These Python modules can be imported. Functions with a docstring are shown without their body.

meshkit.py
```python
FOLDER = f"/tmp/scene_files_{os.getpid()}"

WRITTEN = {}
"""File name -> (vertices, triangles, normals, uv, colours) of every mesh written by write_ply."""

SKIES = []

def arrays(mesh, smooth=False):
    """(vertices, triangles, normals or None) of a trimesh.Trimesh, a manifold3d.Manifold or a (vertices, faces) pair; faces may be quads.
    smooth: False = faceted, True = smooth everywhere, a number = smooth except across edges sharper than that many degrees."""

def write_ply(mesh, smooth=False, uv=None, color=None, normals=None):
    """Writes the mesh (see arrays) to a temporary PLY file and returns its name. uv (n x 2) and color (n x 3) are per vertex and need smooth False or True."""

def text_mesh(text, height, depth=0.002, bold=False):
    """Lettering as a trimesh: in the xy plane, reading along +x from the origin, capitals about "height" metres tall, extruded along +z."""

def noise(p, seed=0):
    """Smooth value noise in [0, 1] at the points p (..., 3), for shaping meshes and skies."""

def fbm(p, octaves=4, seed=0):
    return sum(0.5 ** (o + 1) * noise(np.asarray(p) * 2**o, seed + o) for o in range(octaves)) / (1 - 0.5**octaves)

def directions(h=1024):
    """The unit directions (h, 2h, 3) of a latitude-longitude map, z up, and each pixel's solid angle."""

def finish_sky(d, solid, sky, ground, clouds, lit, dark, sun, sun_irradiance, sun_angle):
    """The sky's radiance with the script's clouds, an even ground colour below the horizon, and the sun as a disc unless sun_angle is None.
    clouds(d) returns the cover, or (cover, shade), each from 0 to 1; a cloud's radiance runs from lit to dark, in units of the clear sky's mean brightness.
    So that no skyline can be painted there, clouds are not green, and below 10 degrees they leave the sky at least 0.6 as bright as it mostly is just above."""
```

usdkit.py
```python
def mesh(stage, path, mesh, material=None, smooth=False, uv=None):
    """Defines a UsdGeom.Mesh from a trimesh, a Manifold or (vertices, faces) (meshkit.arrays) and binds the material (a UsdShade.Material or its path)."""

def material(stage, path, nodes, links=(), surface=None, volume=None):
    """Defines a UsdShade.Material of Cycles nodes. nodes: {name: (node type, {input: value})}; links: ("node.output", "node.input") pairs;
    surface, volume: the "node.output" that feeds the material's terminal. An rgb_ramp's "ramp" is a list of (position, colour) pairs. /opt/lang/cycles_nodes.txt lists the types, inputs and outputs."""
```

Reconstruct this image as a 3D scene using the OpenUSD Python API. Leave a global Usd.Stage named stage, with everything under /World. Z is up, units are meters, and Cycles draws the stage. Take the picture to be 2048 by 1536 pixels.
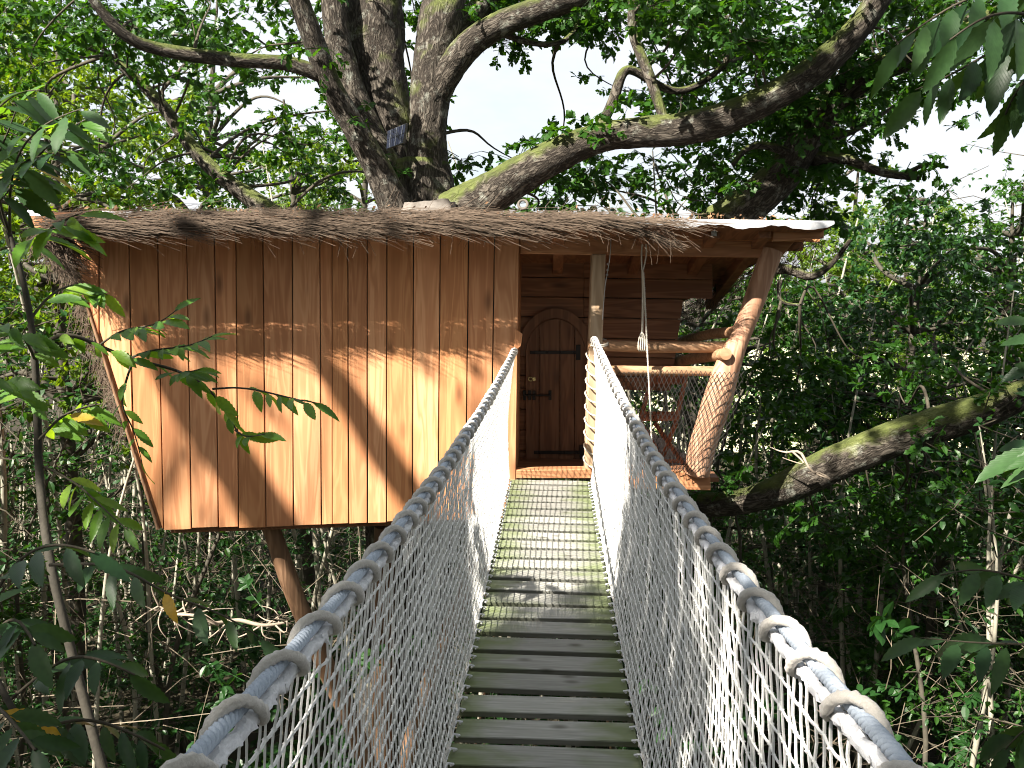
import math, random
import numpy as np
import trimesh
import usdkit, meshkit
from pxr import Usd, UsdGeom, UsdLux, UsdShade, Gf, Sdf, Vt

stage = Usd.Stage.CreateInMemory()
UsdGeom.SetStageUpAxis(stage, UsdGeom.Tokens.z)
UsdGeom.SetStageMetersPerUnit(stage, 1.0)
UsdGeom.Xform.Define(stage, '/World')
UsdGeom.Scope.Define(stage, '/World/Looks')

# ------------------------------------------------------------------ camera, sky, sun, exposure
FPX = 2000.0                       # focal length in pixels of the 2048 px wide photograph
EYE = np.array([0.0, 0.0, 1.6])
EXPOSURE = 2.2
SUN = np.array([-1.0, -1.0, 1.3]); SUN /= np.linalg.norm(SUN)
SUN_INTENSITY, SKY_STRENGTH = 1.25, 0.05


def _n(v):
    v = np.asarray(v, float)
    return v / np.linalg.norm(v)


def camera_axes(vx, vy, roll):
    """Rotation whose rows are the world axes in camera space: the bridge runs (+y) to pixel (vx, vy)."""
    y = _n([(vx - 1024) / FPX, -(vy - 768) / FPX, -1.0])
    up = np.array([math.sin(roll), math.cos(roll), 0.0])
    z = _n(up - y * (up @ y))
    return np.stack([np.cross(y, z), y, z])


RW = camera_axes(1107, 560, math.radians(1.0))      # camera -> world
cam = UsdGeom.Camera.Define(stage, '/World/camera')
m4 = np.eye(4); m4[:3, :3] = RW.T; m4[3, :3] = EYE   # row-vector convention
cam.AddTransformOp().Set(Gf.Matrix4d(*m4.ravel().tolist()))
cam.CreateHorizontalApertureAttr(36.0); cam.CreateVerticalApertureAttr(27.0)
cam.CreateFocalLengthAttr(36.0 * FPX / 2048)
cam.CreateExposureAttr(EXPOSURE)
cam.CreateClippingRangeAttr(Gf.Vec2f(0.05, 5000))

sun = UsdLux.DistantLight.Define(stage, '/World/sun')
sun.CreateNormalizeAttr(True); sun.CreateIntensityAttr(SUN_INTENSITY); sun.CreateAngleAttr(0.5); sun.CreateColorAttr(Gf.Vec3f(1.0, 0.93, 0.82))
zx = _n(np.cross([0, 0, 1], SUN)); zy = np.cross(SUN, zx)
ms = np.eye(4); ms[0, :3], ms[1, :3], ms[2, :3] = zx, zy, SUN
sun.AddTransformOp().Set(Gf.Matrix4d(*ms.ravel().tolist()))
sky_mat = usdkit.material(stage, '/World/Looks/sky', {
    'tex': ('sky_texture', {'sky_type': 'single_scattering', 'sun_disc': False, 'sun_elevation': math.asin(SUN[2]), 'sun_rotation': math.atan2(SUN[0], SUN[1]), 'aerosol_density': 3.0}),
    'co': ('texture_coordinate', {}), 'mp': ('mapping', {'scale': (1.6, 1.6, 4.0)}), 'n': ('noise_texture', {'scale': 1.7, 'detail': 6.0, 'roughness': 0.6}),
    'cv': ('map_range', {'from_min': 0.25, 'from_max': 0.6, 'to_min': 0.35, 'to_max': 0.95, 'clamp': True}), 'mx': ('mix_color', {'b': (4.7, 4.8, 5.0)}),
    'bg': ('background_shader', {'strength': SKY_STRENGTH})}, [('co.generated', 'mp.vector'), ('mp.vector', 'n.vector'), ('n.fac', 'cv.value'), ('cv.result', 'mx.fac'), ('tex.color', 'mx.a'), ('mx.result', 'bg.color')], surface='bg.background')
dome = UsdLux.DomeLight.Define(stage, '/World/sky')
UsdShade.MaterialBindingAPI.Apply(dome.GetPrim()).Bind(sky_mat)
dome.GetPrim().SetCustomDataByKey('kind', 'structure')


# ------------------------------------------------------------------ pixel helpers (points of the photograph laid on planes of the place)
def ray(px, py):
    return RW @ np.array([(px - 1024) / FPX, -(py - 768) / FPX, -1.0])


def at(px, py, Y):
    d = ray(px, py)
    return EYE + d * (Y / d[1])


def atx(px, py, X):
    d = ray(px, py)
    return EYE + d * (X / d[0])


def atz(px, py, Z):
    d = ray(px, py)
    return EYE + d * ((Z - EYE[2]) / d[2])


def pix(p):
    c = RW.T @ (np.asarray(p, float) - EYE)
    return 1024 + FPX * c[0] / -c[2], 768 - FPX * c[1] / -c[2]


# ------------------------------------------------------------------ naming and tagging
_used = {}


def path_of(name, parent=None):
    base = (parent.GetPath().pathString if parent is not None else '/World') + '/' + name
    k = _used.get(base, -1) + 1
    _used[base] = k
    return base if k == 0 else f'{base}_{k:03d}'


def tag(p, label=None, category=None, group=None, kind=None):
    for k, v in (('label', label), ('category', category), ('group', group), ('kind', kind)):
        if v:
            p.SetCustomDataByKey(k, v)
    return p


def thing(name, label, category, loc=(0, 0, 0), group=None, parent=None):
    x = UsdGeom.Xform.Define(stage, path_of(name, parent))
    if any(loc):
        x.AddTranslateOp().Set(Gf.Vec3d(*map(float, loc)))
    return tag(x.GetPrim(), label, category, group)


def part(name, parent):
    return UsdGeom.Xform.Define(stage, path_of(name, parent)).GetPrim()


def obj(name, mesh, mat, parent=None, smooth=False, uv=None, kind=None, label=None):
    v, f = mesh if isinstance(mesh, tuple) else (mesh.vertices, mesh.faces)
    m = usdkit.mesh(stage, path_of(name, parent), (np.asarray(v), np.asarray(f)), M[mat], smooth=smooth, uv=uv)
    return tag(m.GetPrim(), label=label, kind=kind)


# ------------------------------------------------------------------ materials
M = {}


def mat(name, nodes, links, surface='p.BSDF'):
    M[name] = usdkit.material(stage, '/World/Looks/' + name, nodes, links, surface=surface)


def wood(name, c0, c1, c2, along, rough=0.65, seed=0.0, scale=1.0, bump=0.25):
    """Sawn timber: rings stretched along an axis (0 x, 1 y, 2 z), fine fibres, knots; each board shifts the pattern by its own random number."""
    s = [9.0, 9.0, 9.0]; s[along] = 0.75
    fine = [160.0, 160.0, 160.0]; fine[along] = 4.0
    kn = [5.0, 5.0, 5.0]; kn[along] = 1.7
    mat(name, {
        'co': ('texture_coordinate', {}), 'oi': ('object_info', {}),
        'sh': ('vector_math', {'math_type': 'scale', 'scale': 37.0, 'vector1': (1, 1, 1)}),
        'rv': ('combine_xyz', {'x': seed}), 'ra': ('math', {'math_type': 'multiply', 'value2': 41.0}),
        'add': ('vector_math', {'math_type': 'add'}),
        'ms': ('mapping', {'scale': tuple(x * scale for x in s)}), 'mf': ('mapping', {'scale': tuple(x * scale for x in fine)}), 'mk': ('mapping', {'scale': tuple(x * scale for x in kn)}),
        'n1': ('noise_texture', {'scale': 1.0, 'detail': 3.0, 'distortion': 0.6}),
        'wv': ('math', {'math_type': 'multiply', 'value2': 34.0}), 'sn': ('math', {'math_type': 'sine'}), 'ab': ('math', {'math_type': 'multiply_add', 'value2': 0.5, 'value3': 0.5}),
        'n2': ('noise_texture', {'scale': 1.0, 'detail': 4.0}),
        'vk': ('voronoi_texture', {'scale': 1.0, 'randomness': 1.0}),
        'kr': ('map_range', {'from_min': 0.05, 'from_max': 0.21, 'to_min': 1.0, 'to_max': 0.0, 'clamp': True}),
        'r1': ('rgb_ramp', {'ramp': [(0.0, c0), (0.55, c1), (1.0, c2)]}),
        'mx': ('mix_float', {'fac': 0.38}),
        'bt': ('map_range', {'from_min': 0.0, 'from_max': 1.0, 'to_min': 0.82, 'to_max': 1.16}),
        'hs': ('hsv', {}),
        'kc': ('mix_color', {'b': tuple(x * 0.35 for x in c0)}), 'kf': ('math', {'math_type': 'multiply', 'value2': 0.75}),
        'bp': ('bump', {'strength': bump, 'distance': 0.004}),
        'p': ('principled_bsdf', {'roughness': rough, 'specular_ior_level': 0.3})},
        [('oi.random', 'ra.value1'), ('ra.value', 'rv.y'), ('ra.value', 'rv.z'), ('ra.value', 'rv.x'), ('co.object', 'add.vector1'), ('rv.vector', 'add.vector2'),
         ('add.vector', 'ms.vector'), ('add.vector', 'mf.vector'), ('add.vector', 'mk.vector'), ('ms.vector', 'n1.vector'), ('mf.vector', 'n2.vector'), ('mk.vector', 'vk.vector'),
         ('n1.fac', 'wv.value1'), ('wv.value', 'sn.value1'), ('sn.value', 'ab.value1'), ('ab.value', 'mx.a'), ('n2.fac', 'mx.b'), ('mx.result', 'r1.fac'),
         ('oi.random', 'bt.value'), ('r1.color', 'hs.color'), ('bt.result', 'hs.value'), ('vk.distance', 'kr.value'), ('kr.result', 'kf.value1'), ('kf.value', 'kc.fac'), ('hs.color', 'kc.a'),
         ('kc.result', 'p.base_color'), ('mx.result', 'bp.height'), ('bp.normal', 'p.normal')])


wood('larch', (0.37, 0.155, 0.068), (0.46, 0.205, 0.092), (0.56, 0.280, 0.138), 2)
wood('larch_pale', (0.40, 0.175, 0.080), (0.50, 0.238, 0.114), (0.60, 0.320, 0.168), 2, seed=3.0)
wood('larch_red', (0.34, 0.142, 0.057), (0.42, 0.183, 0.076), (0.50, 0.245, 0.108), 2, seed=7.0)
wood('door_wood', (0.105, 0.050, 0.027), (0.155, 0.075, 0.040), (0.21, 0.108, 0.06), 2, seed=11.0)  # darker larch for the door, porch shade put into its colour
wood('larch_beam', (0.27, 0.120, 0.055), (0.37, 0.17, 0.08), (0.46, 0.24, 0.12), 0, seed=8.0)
wood('larch_across', (0.13, 0.058, 0.029), (0.185, 0.084, 0.042), (0.25, 0.12, 0.062), 0, seed=5.0)  # porch wall and floor: partly own tone, partly painted porch shade
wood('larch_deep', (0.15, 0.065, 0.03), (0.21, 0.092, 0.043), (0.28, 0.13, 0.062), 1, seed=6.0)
wood('post_grey', (0.30, 0.20, 0.12), (0.40, 0.28, 0.18), (0.48, 0.36, 0.25), 2, seed=9.0)
wood('log_wood', (0.24, 0.13, 0.07), (0.35, 0.20, 0.11), (0.46, 0.29, 0.17), 0, seed=2.0, bump=0.5)
wood('log_post', (0.26, 0.135, 0.080), (0.38, 0.21, 0.13), (0.48, 0.30, 0.20), 2, seed=2.5, bump=0.5)
wood('strut_wood', (0.10, 0.055, 0.03), (0.17, 0.095, 0.052), (0.25, 0.15, 0.09), 2, seed=12.0, bump=0.5)
wood('chair_wood', (0.22, 0.07, 0.03), (0.30, 0.10, 0.045), (0.36, 0.14, 0.07), 2, seed=1.0)

# weathered deck boards: grey, algae green near the edges and ends
mat('deck_wood', {
    'co': ('texture_coordinate', {}), 'oi': ('object_info', {}), 'ra': ('math', {'math_type': 'multiply', 'value2': 23.0}), 'rv': ('combine_xyz', {}), 'add': ('vector_math', {'math_type': 'add'}),
    'm1': ('mapping', {'scale': (5.0, 85.0, 85.0)}), 'n1': ('noise_texture', {'scale': 1.0, 'detail': 5.0, 'roughness': 0.62}),
    'm2': ('mapping', {'scale': (4.0, 9.0, 9.0)}), 'n2': ('noise_texture', {'scale': 1.0, 'detail': 4.0, 'distortion': 0.4}),
    'm3': ('mapping', {'scale': (5.0, 8.0, 8.0)}), 'vk': ('voronoi_texture', {'scale': 1.0}),
    'kr': ('map_range', {'from_min': 0.05, 'from_max': 0.22, 'to_min': 0.8, 'to_max': 0.0, 'clamp': True}),
    'r1': ('rgb_ramp', {'ramp': [(0.2, (0.165, 0.163, 0.145)), (0.5, (0.25, 0.248, 0.226)), (0.8, (0.35, 0.348, 0.32))]}),
    'bt': ('map_range', {'to_min': 0.75, 'to_max': 1.15}), 'hs': ('hsv', {}),
    'sx': ('separate_xyz', {}), 'ax': ('math', {'math_type': 'absolute'}), 'er': ('map_range', {'from_min': 0.05, 'from_max': 0.34, 'to_min': -0.12, 'to_max': 0.4}),
    'gm': ('math', {'math_type': 'add'}), 'gr': ('map_range', {'from_min': 0.48, 'from_max': 0.84, 'to_min': 0.0, 'to_max': 0.74, 'clamp': True}),
    'gc': ('mix_color', {'b': (0.10, 0.135, 0.035)}), 'kc': ('mix_color', {'b': (0.05, 0.045, 0.032)}),
    'ge': ('geometry', {}), 'gs': ('separate_xyz', {}), 'ga': ('math', {'math_type': 'absolute'}), 'gf': ('map_range', {'from_min': 0.5, 'from_max': 0.9, 'to_max': 0.62, 'clamp': True}), 'dc': ('mix_color', {'b': (0.022, 0.024, 0.014)}),  # board side faces darkened: shade of the gaps painted into the colour
    'bp': ('bump', {'strength': 0.5, 'distance': 0.003}), 'p': ('principled_bsdf', {'roughness': 0.8, 'specular_ior_level': 0.25})},
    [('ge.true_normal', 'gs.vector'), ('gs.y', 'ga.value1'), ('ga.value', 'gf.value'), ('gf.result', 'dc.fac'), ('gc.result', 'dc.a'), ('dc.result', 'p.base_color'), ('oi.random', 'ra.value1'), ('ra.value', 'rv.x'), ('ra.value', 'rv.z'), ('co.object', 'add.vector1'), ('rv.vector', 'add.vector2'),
     ('add.vector', 'm1.vector'), ('m1.vector', 'n1.vector'), ('add.vector', 'm2.vector'), ('m2.vector', 'n2.vector'), ('add.vector', 'm3.vector'), ('m3.vector', 'vk.vector'), ('vk.distance', 'kr.value'),
     ('n1.fac', 'r1.fac'), ('r1.color', 'hs.color'), ('oi.random', 'bt.value'), ('bt.result', 'hs.value'),
     ('co.object', 'sx.vector'), ('sx.x', 'ax.value1'), ('ax.value', 'er.value'), ('er.result', 'gm.value1'), ('n2.fac', 'gm.value2'), ('gm.value', 'gr.value'),
     ('hs.color', 'kc.a'), ('kr.result', 'kc.fac'), ('kc.result', 'gc.a'), ('gr.result', 'gc.fac'), ('n1.fac', 'bp.height'), ('bp.normal', 'p.normal')])


def fibre(name, c0, c1, scale, rough=0.85, bump=0.4, sheen=0.0):
    mat(name, {'co': ('texture_coordinate', {}), 'n': ('noise_texture', {'scale': scale, 'detail': 4.0, 'roughness': 0.7}), 'n2': ('noise_texture', {'scale': 3.0, 'detail': 2.0}), 'mx': ('mix_float', {'fac': 0.4}),
        'r': ('rgb_ramp', {'ramp': [(0.3, c0), (0.7, c1)]}), 'bp': ('bump', {'strength': bump, 'distance': 0.003}),
        'p': ('principled_bsdf', {'roughness': rough, 'sheen_weight': sheen, 'specular_ior_level': 0.25})},
        [('co.object', 'n.vector'), ('co.object', 'n2.vector'), ('n.fac', 'mx.a'), ('n2.fac', 'mx.b'), ('mx.result', 'r.fac'), ('r.color', 'p.base_color'), ('n.fac', 'bp.height'), ('bp.normal', 'p.normal')])


fibre('net_cord', (0.50, 0.50, 0.48), (0.68, 0.68, 0.67), 220)
fibre('hand_rope', (0.26, 0.30, 0.36), (0.40, 0.45, 0.52), 180)
fibre('edge_rope', (0.50, 0.50, 0.52), (0.74, 0.74, 0.76), 260, bump=0.9)
fibre('lash_rope', (0.34, 0.315, 0.28), (0.50, 0.47, 0.43), 240, bump=0.8, sheen=0.3)
fibre('pull_rope', (0.40, 0.36, 0.30), (0.52, 0.48, 0.41), 240)
fibre('black_net', (0.010, 0.009, 0.008), (0.022, 0.019, 0.017), 200)
fibre('brush', (0.045, 0.032, 0.023), (0.125, 0.092, 0.066), 30, rough=0.9)
fibre('tarp', (0.20, 0.19, 0.175), (0.36, 0.35, 0.32), 18, bump=0.6)
fibre('litter', (0.13, 0.065, 0.032), (0.30, 0.17, 0.09), 25)
fibre('dead_wood', (0.15, 0.12, 0.09), (0.34, 0.28, 0.22), 30, bump=0.6)
fibre('dry_twig', (0.06, 0.048, 0.034), (0.17, 0.14, 0.10), 9)
fibre('collar', (0.045, 0.036, 0.028), (0.22, 0.20, 0.18), 9, bump=0.8)
fibre('stem_bark', (0.016, 0.014, 0.011), (0.045, 0.040, 0.030), 45, bump=0.7)
fibre('twig_bark', (0.032, 0.027, 0.019), (0.07, 0.06, 0.042), 60, bump=0.5)
fibre('pale_bark', (0.14, 0.13, 0.10), (0.36, 0.34, 0.27), 14, bump=0.6)
fibre('far_bark', (0.030, 0.027, 0.020), (0.075, 0.067, 0.050), 12, bump=0.6)
fibre('soil', (0.012, 0.010, 0.006), (0.035, 0.028, 0.015), 2.2, bump=1.0)
fibre('meadow', (0.42, 0.42, 0.24), (0.60, 0.58, 0.40), 1.2, bump=0.6)


def plain(name, c, rough=0.5, metal=0.0, nscale=20.0, var=0.25, coat=0.0):
    mat(name, {'co': ('texture_coordinate', {}), 'n': ('noise_texture', {'scale': nscale, 'detail': 5.0, 'roughness': 0.65}),
        'r': ('rgb_ramp', {'ramp': [(0.3, tuple(x * (1 - var) for x in c)), (0.7, tuple(min(1, x * (1 + var)) for x in c))]}),
        'rr': ('map_range', {'from_min': 0.3, 'from_max': 0.7, 'to_min': max(0.05, rough - 0.12), 'to_max': min(1, rough + 0.12)}),
        'p': ('principled_bsdf', {'metallic': metal, 'coat_weight': coat})},
        [('co.object', 'n.vector'), ('n.fac', 'r.fac'), ('r.color', 'p.base_color'), ('n.fac', 'rr.value'), ('rr.result', 'p.roughness')])


plain('iron', (0.020, 0.019, 0.018), 0.55, 0.6)
plain('brass', (0.55, 0.45, 0.22), 0.3, 1.0)
plain('steel', (0.45, 0.45, 0.46), 0.4, 1.0)
plain('membrane', (0.45, 0.46, 0.49), 0.5, 0.0, 14.0, 0.3)
plain('solar_cell', (0.012, 0.016, 0.035), 0.15, 0.0, 40, 0.4, 0.6)
plain('solar_line', (0.45, 0.47, 0.5), 0.3, 0.8)
plain('roof_felt', (0.06, 0.055, 0.05), 0.85)

# bark with moss on the upper sides (moss grows there; uv: metres around, metres along)
mat('oak_bark', {
    'uv': ('texture_coordinate', {}), 'm': ('mapping', {'scale': (58.0, 13.0, 1.0)}), 'n1': ('noise_texture', {'scale': 1.0, 'detail': 5.0, 'roughness': 0.65, 'distortion': 0.8}),
    'm2': ('mapping', {'scale': (22.0, 6.5, 1.0)}), 'v': ('noise_texture', {'scale': 1.0, 'detail': 4.0, 'roughness': 0.6, 'distortion': 1.2}), 'va': ('math', {'math_type': 'subtract', 'value2': 0.5}), 'vb': ('math', {'math_type': 'absolute'}), 'vr': ('map_range', {'from_min': 0.0, 'from_max': 0.13, 'clamp': True}),
    'mx': ('mix_float', {'fac': 0.45}),
    'r': ('rgb_ramp', {'ramp': [(0.2, (0.012, 0.010, 0.008)), (0.5, (0.046, 0.038, 0.030)), (0.85, (0.115, 0.100, 0.082))]}),
    'nl': ('noise_texture', {'scale': 7.0, 'detail': 6.0, 'roughness': 0.7}), 'lr': ('map_range', {'from_min': 0.56, 'from_max': 0.68, 'to_max': 0.55, 'clamp': True}), 'lc': ('mix_color', {'b': (0.33, 0.34, 0.29)}),
    'g': ('geometry', {}), 'sx': ('separate_xyz', {}), 'nm': ('noise_texture', {'scale': 2.6, 'detail': 5.0, 'roughness': 0.65}),
    'a1': ('math', {'math_type': 'multiply_add', 'value2': 0.42, 'value3': 0.0}), 'ad': ('math', {'math_type': 'add'}), 'mr': ('map_range', {'from_min': 0.60, 'from_max': 0.78, 'to_max': 0.85, 'clamp': True}),
    'mc': ('rgb_ramp', {'ramp': [(0.3, (0.045, 0.062, 0.015)), (0.7, (0.115, 0.135, 0.034))]}), 'gm': ('mix_color', {}),
    'bp': ('bump', {'strength': 1.0, 'distance': 0.022}), 'p': ('principled_bsdf', {'roughness': 0.9, 'specular_ior_level': 0.2})},
    [('uv.UV', 'm.vector'), ('m.vector', 'n1.vector'), ('uv.UV', 'm2.vector'), ('m2.vector', 'v.vector'), ('v.fac', 'va.value1'), ('va.value', 'vb.value1'), ('vb.value', 'vr.value'), ('n1.fac', 'mx.a'), ('vr.result', 'mx.b'), ('mx.result', 'r.fac'),
     ('g.position', 'nl.vector'), ('nl.fac', 'lr.value'), ('lr.result', 'lc.fac'), ('r.color', 'lc.a'),
     ('g.normal', 'sx.vector'), ('sx.z', 'a1.value1'), ('g.position', 'nm.vector'), ('a1.value', 'ad.value1'), ('nm.fac', 'ad.value2'), ('ad.value', 'mr.value'), ('nl.fac', 'mc.fac'),
     ('lc.result', 'gm.a'), ('mc.color', 'gm.b'), ('mr.result', 'gm.fac'), ('gm.result', 'p.base_color'), ('mx.result', 'bp.height'), ('bp.normal', 'p.normal')])


def leaf_mat(name, ramp, trans=0.45, rough=0.42, tint=(2.3, 1.9, 0.5), veins=False):
    nodes = {
        'g': ('geometry', {}), 'r': ('rgb_ramp', {'ramp': ramp}), 'n': ('noise_texture', {'scale': 60.0, 'detail': 3.0}), 'nr': ('map_range', {'from_min': 0.2, 'from_max': 0.8, 'to_min': 0.8, 'to_max': 1.2}), 'hv': ('hsv', {}),
        't': ('mix_color', {'blend_type': 'multiply', 'fac': 1.0, 'b': tint, 'use_clamp': False}),
        'p': ('principled_bsdf', {'roughness': rough, 'specular_ior_level': 0.32}), 'tr': ('translucent_bsdf', {}), 'mx': ('mix_closure', {'fac': trans})}
    links = [('g.random_per_island', 'r.fac'), ('g.position', 'n.vector'), ('n.fac', 'nr.value'), ('r.color', 'hv.color'), ('nr.result', 'hv.value'),
             ('hv.color', 'p.base_color'), ('hv.color', 't.a'), ('t.result', 'tr.color'), ('p.BSDF', 'mx.closure1'), ('tr.BSDF', 'mx.closure2')]
    if veins:
        nodes |= {'uv': ('texture_coordinate', {}), 'mp': ('mapping', {'scale': (1.0, 1.0, 1.0)}), 'sx': ('separate_xyz', {}), 'ax': ('math', {'math_type': 'absolute'}),
                  'k': ('math', {'math_type': 'multiply_add', 'value2': -0.55}), 'fq': ('math', {'math_type': 'multiply', 'value2': 14.0 * 2 * math.pi}), 'sn': ('math', {'math_type': 'sine'}),
                  'pw': ('map_range', {'from_min': 0.75, 'from_max': 1.0, 'clamp': True}), 'bp': ('bump', {'strength': 0.3, 'distance': 0.001}), 'oi': ('object_info', {})}
        links += [('uv.UV', 'sx.vector'), ('sx.x', 'ax.value1'), ('ax.value', 'k.value1'), ('sx.y', 'k.value3'), ('k.value', 'fq.value1'), ('fq.value', 'sn.value1'), ('sn.value', 'pw.value'),
                  ('pw.result', 'bp.height'), ('bp.normal', 'p.normal')]
        links = [('oi.random', 'r.fac') if l == ('g.random_per_island', 'r.fac') else l for l in links]
    mat(name, nodes, links, surface='mx.closure')


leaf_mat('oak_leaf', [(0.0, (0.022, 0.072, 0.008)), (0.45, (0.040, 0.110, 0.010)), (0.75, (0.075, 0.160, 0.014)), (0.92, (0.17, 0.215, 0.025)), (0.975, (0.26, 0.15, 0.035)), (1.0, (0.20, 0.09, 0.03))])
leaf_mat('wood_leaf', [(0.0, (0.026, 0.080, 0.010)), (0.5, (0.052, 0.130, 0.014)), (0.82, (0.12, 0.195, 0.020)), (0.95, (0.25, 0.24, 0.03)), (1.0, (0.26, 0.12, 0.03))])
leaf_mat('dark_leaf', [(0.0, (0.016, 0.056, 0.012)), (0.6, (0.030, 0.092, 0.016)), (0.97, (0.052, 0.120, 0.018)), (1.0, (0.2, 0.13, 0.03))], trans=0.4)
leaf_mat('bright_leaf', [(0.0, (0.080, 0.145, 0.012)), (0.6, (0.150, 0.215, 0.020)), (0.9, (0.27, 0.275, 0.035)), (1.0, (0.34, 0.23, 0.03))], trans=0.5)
leaf_mat('chestnut_leaf', [(0.0, (0.050, 0.130, 0.016)), (0.7, (0.090, 0.195, 0.024)), (1.0, (0.15, 0.25, 0.03))], trans=0.45, rough=0.35, veins=True)
leaf_mat('chestnut_dark', [(0.0, (0.018, 0.050, 0.020)), (1.0, (0.038, 0.085, 0.026))], trans=0.35, rough=0.4, veins=True)  # copy of chestnut_leaf with shade put into its green
leaf_mat('yellow_leaf', [(0.0, (0.30, 0.24, 0.03)), (1.0, (0.40, 0.27, 0.04))], trans=0.45, veins=True)


# ------------------------------------------------------------------ mesh helpers
class MB:
    def __init__(s):
        s.v, s.f, s.n = [], [], 0

    def add(s, v, f):
        s.v.append(np.asarray(v, float)); s.f.append(np.asarray(f, int) + s.n); s.n += len(v)
        return s

    def get(s):
        return np.vstack(s.v), np.vstack(s.f)


def resample(pts, step, radii=None):
    """Catmull-Rom through the points, about evenly spaced."""
    p = np.asarray(pts, float)
    if len(p) == 2:
        p = np.stack([p[0], (p[0] + p[1]) / 2, p[1]])
        radii = None if radii is None else [radii[0], (radii[0] + radii[-1]) / 2, radii[-1]]
    from scipy.interpolate import CubicSpline, PchipInterpolator
    t = np.r_[0, np.cumsum(np.linalg.norm(np.diff(p, axis=0), axis=1) ** 0.7)]
    cs = CubicSpline(t, p, bc_type='natural')
    tt = np.linspace(0, t[-1], 400)
    q = cs(tt)
    L = np.r_[0, np.cumsum(np.linalg.norm(np.diff(q, axis=0), axis=1))]
    n = max(3, int(L[-1] / step) + 1)
    ts = np.interp(np.linspace(0, L[-1], n), L, tt)
    return cs(ts), (None if radii is None else PchipInterpolator(t, radii)(ts)), np.linspace(0, L[-1], n)


def frames(p, ref=(0.31, -0.9, 0.27)):
    t = np.gradient(p, axis=0); t /= np.linalg.norm(t, axis=1, keepdims=True) + 1e-12
    a = np.empty_like(t)
    u = np.asarray(ref, float)
    for i in range(len(p)):
        u = u - t[i] * (u @ t[i])
        if np.linalg.norm(u) < 1e-6:
            u = np.cross(t[i], [0.2, 0.5, 0.8])
        u = u / np.linalg.norm(u); a[i] = u
    return t, a, np.cross(t, a)


def tube(pts, r, sides=6, cap=True):
    p = np.asarray(pts, float); r = np.broadcast_to(r, (len(p),))
    t, a, b = frames(p)
    ang = np.arange(sides) * 2 * np.pi / sides
    v = (p[:, None] + r[:, None, None] * (np.cos(ang)[None, :, None] * a[:, None] + np.sin(ang)[None, :, None] * b[:, None])).reshape(-1, 3)
    i, j = np.meshgrid(np.arange(len(p) - 1), np.arange(sides), indexing='ij'); k = (j + 1) % sides
    q = np.stack([i * sides + j, i * sides + k, (i + 1) * sides + k, (i + 1) * sides + j], -1).reshape(-1, 4)
    f = np.vstack([q[:, [0, 1, 2]], q[:, [0, 2, 3]]])
    if cap:
        n = len(v); v = np.vstack([v, p[0], p[-1]]); e = (len(p) - 1) * sides
        f = np.vstack([f, [[n, (x + 1) % sides, x] for x in range(sides)], [[n + 1, e + x, e + (x + 1) % sides] for x in range(sides)]])
    return v, f


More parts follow.
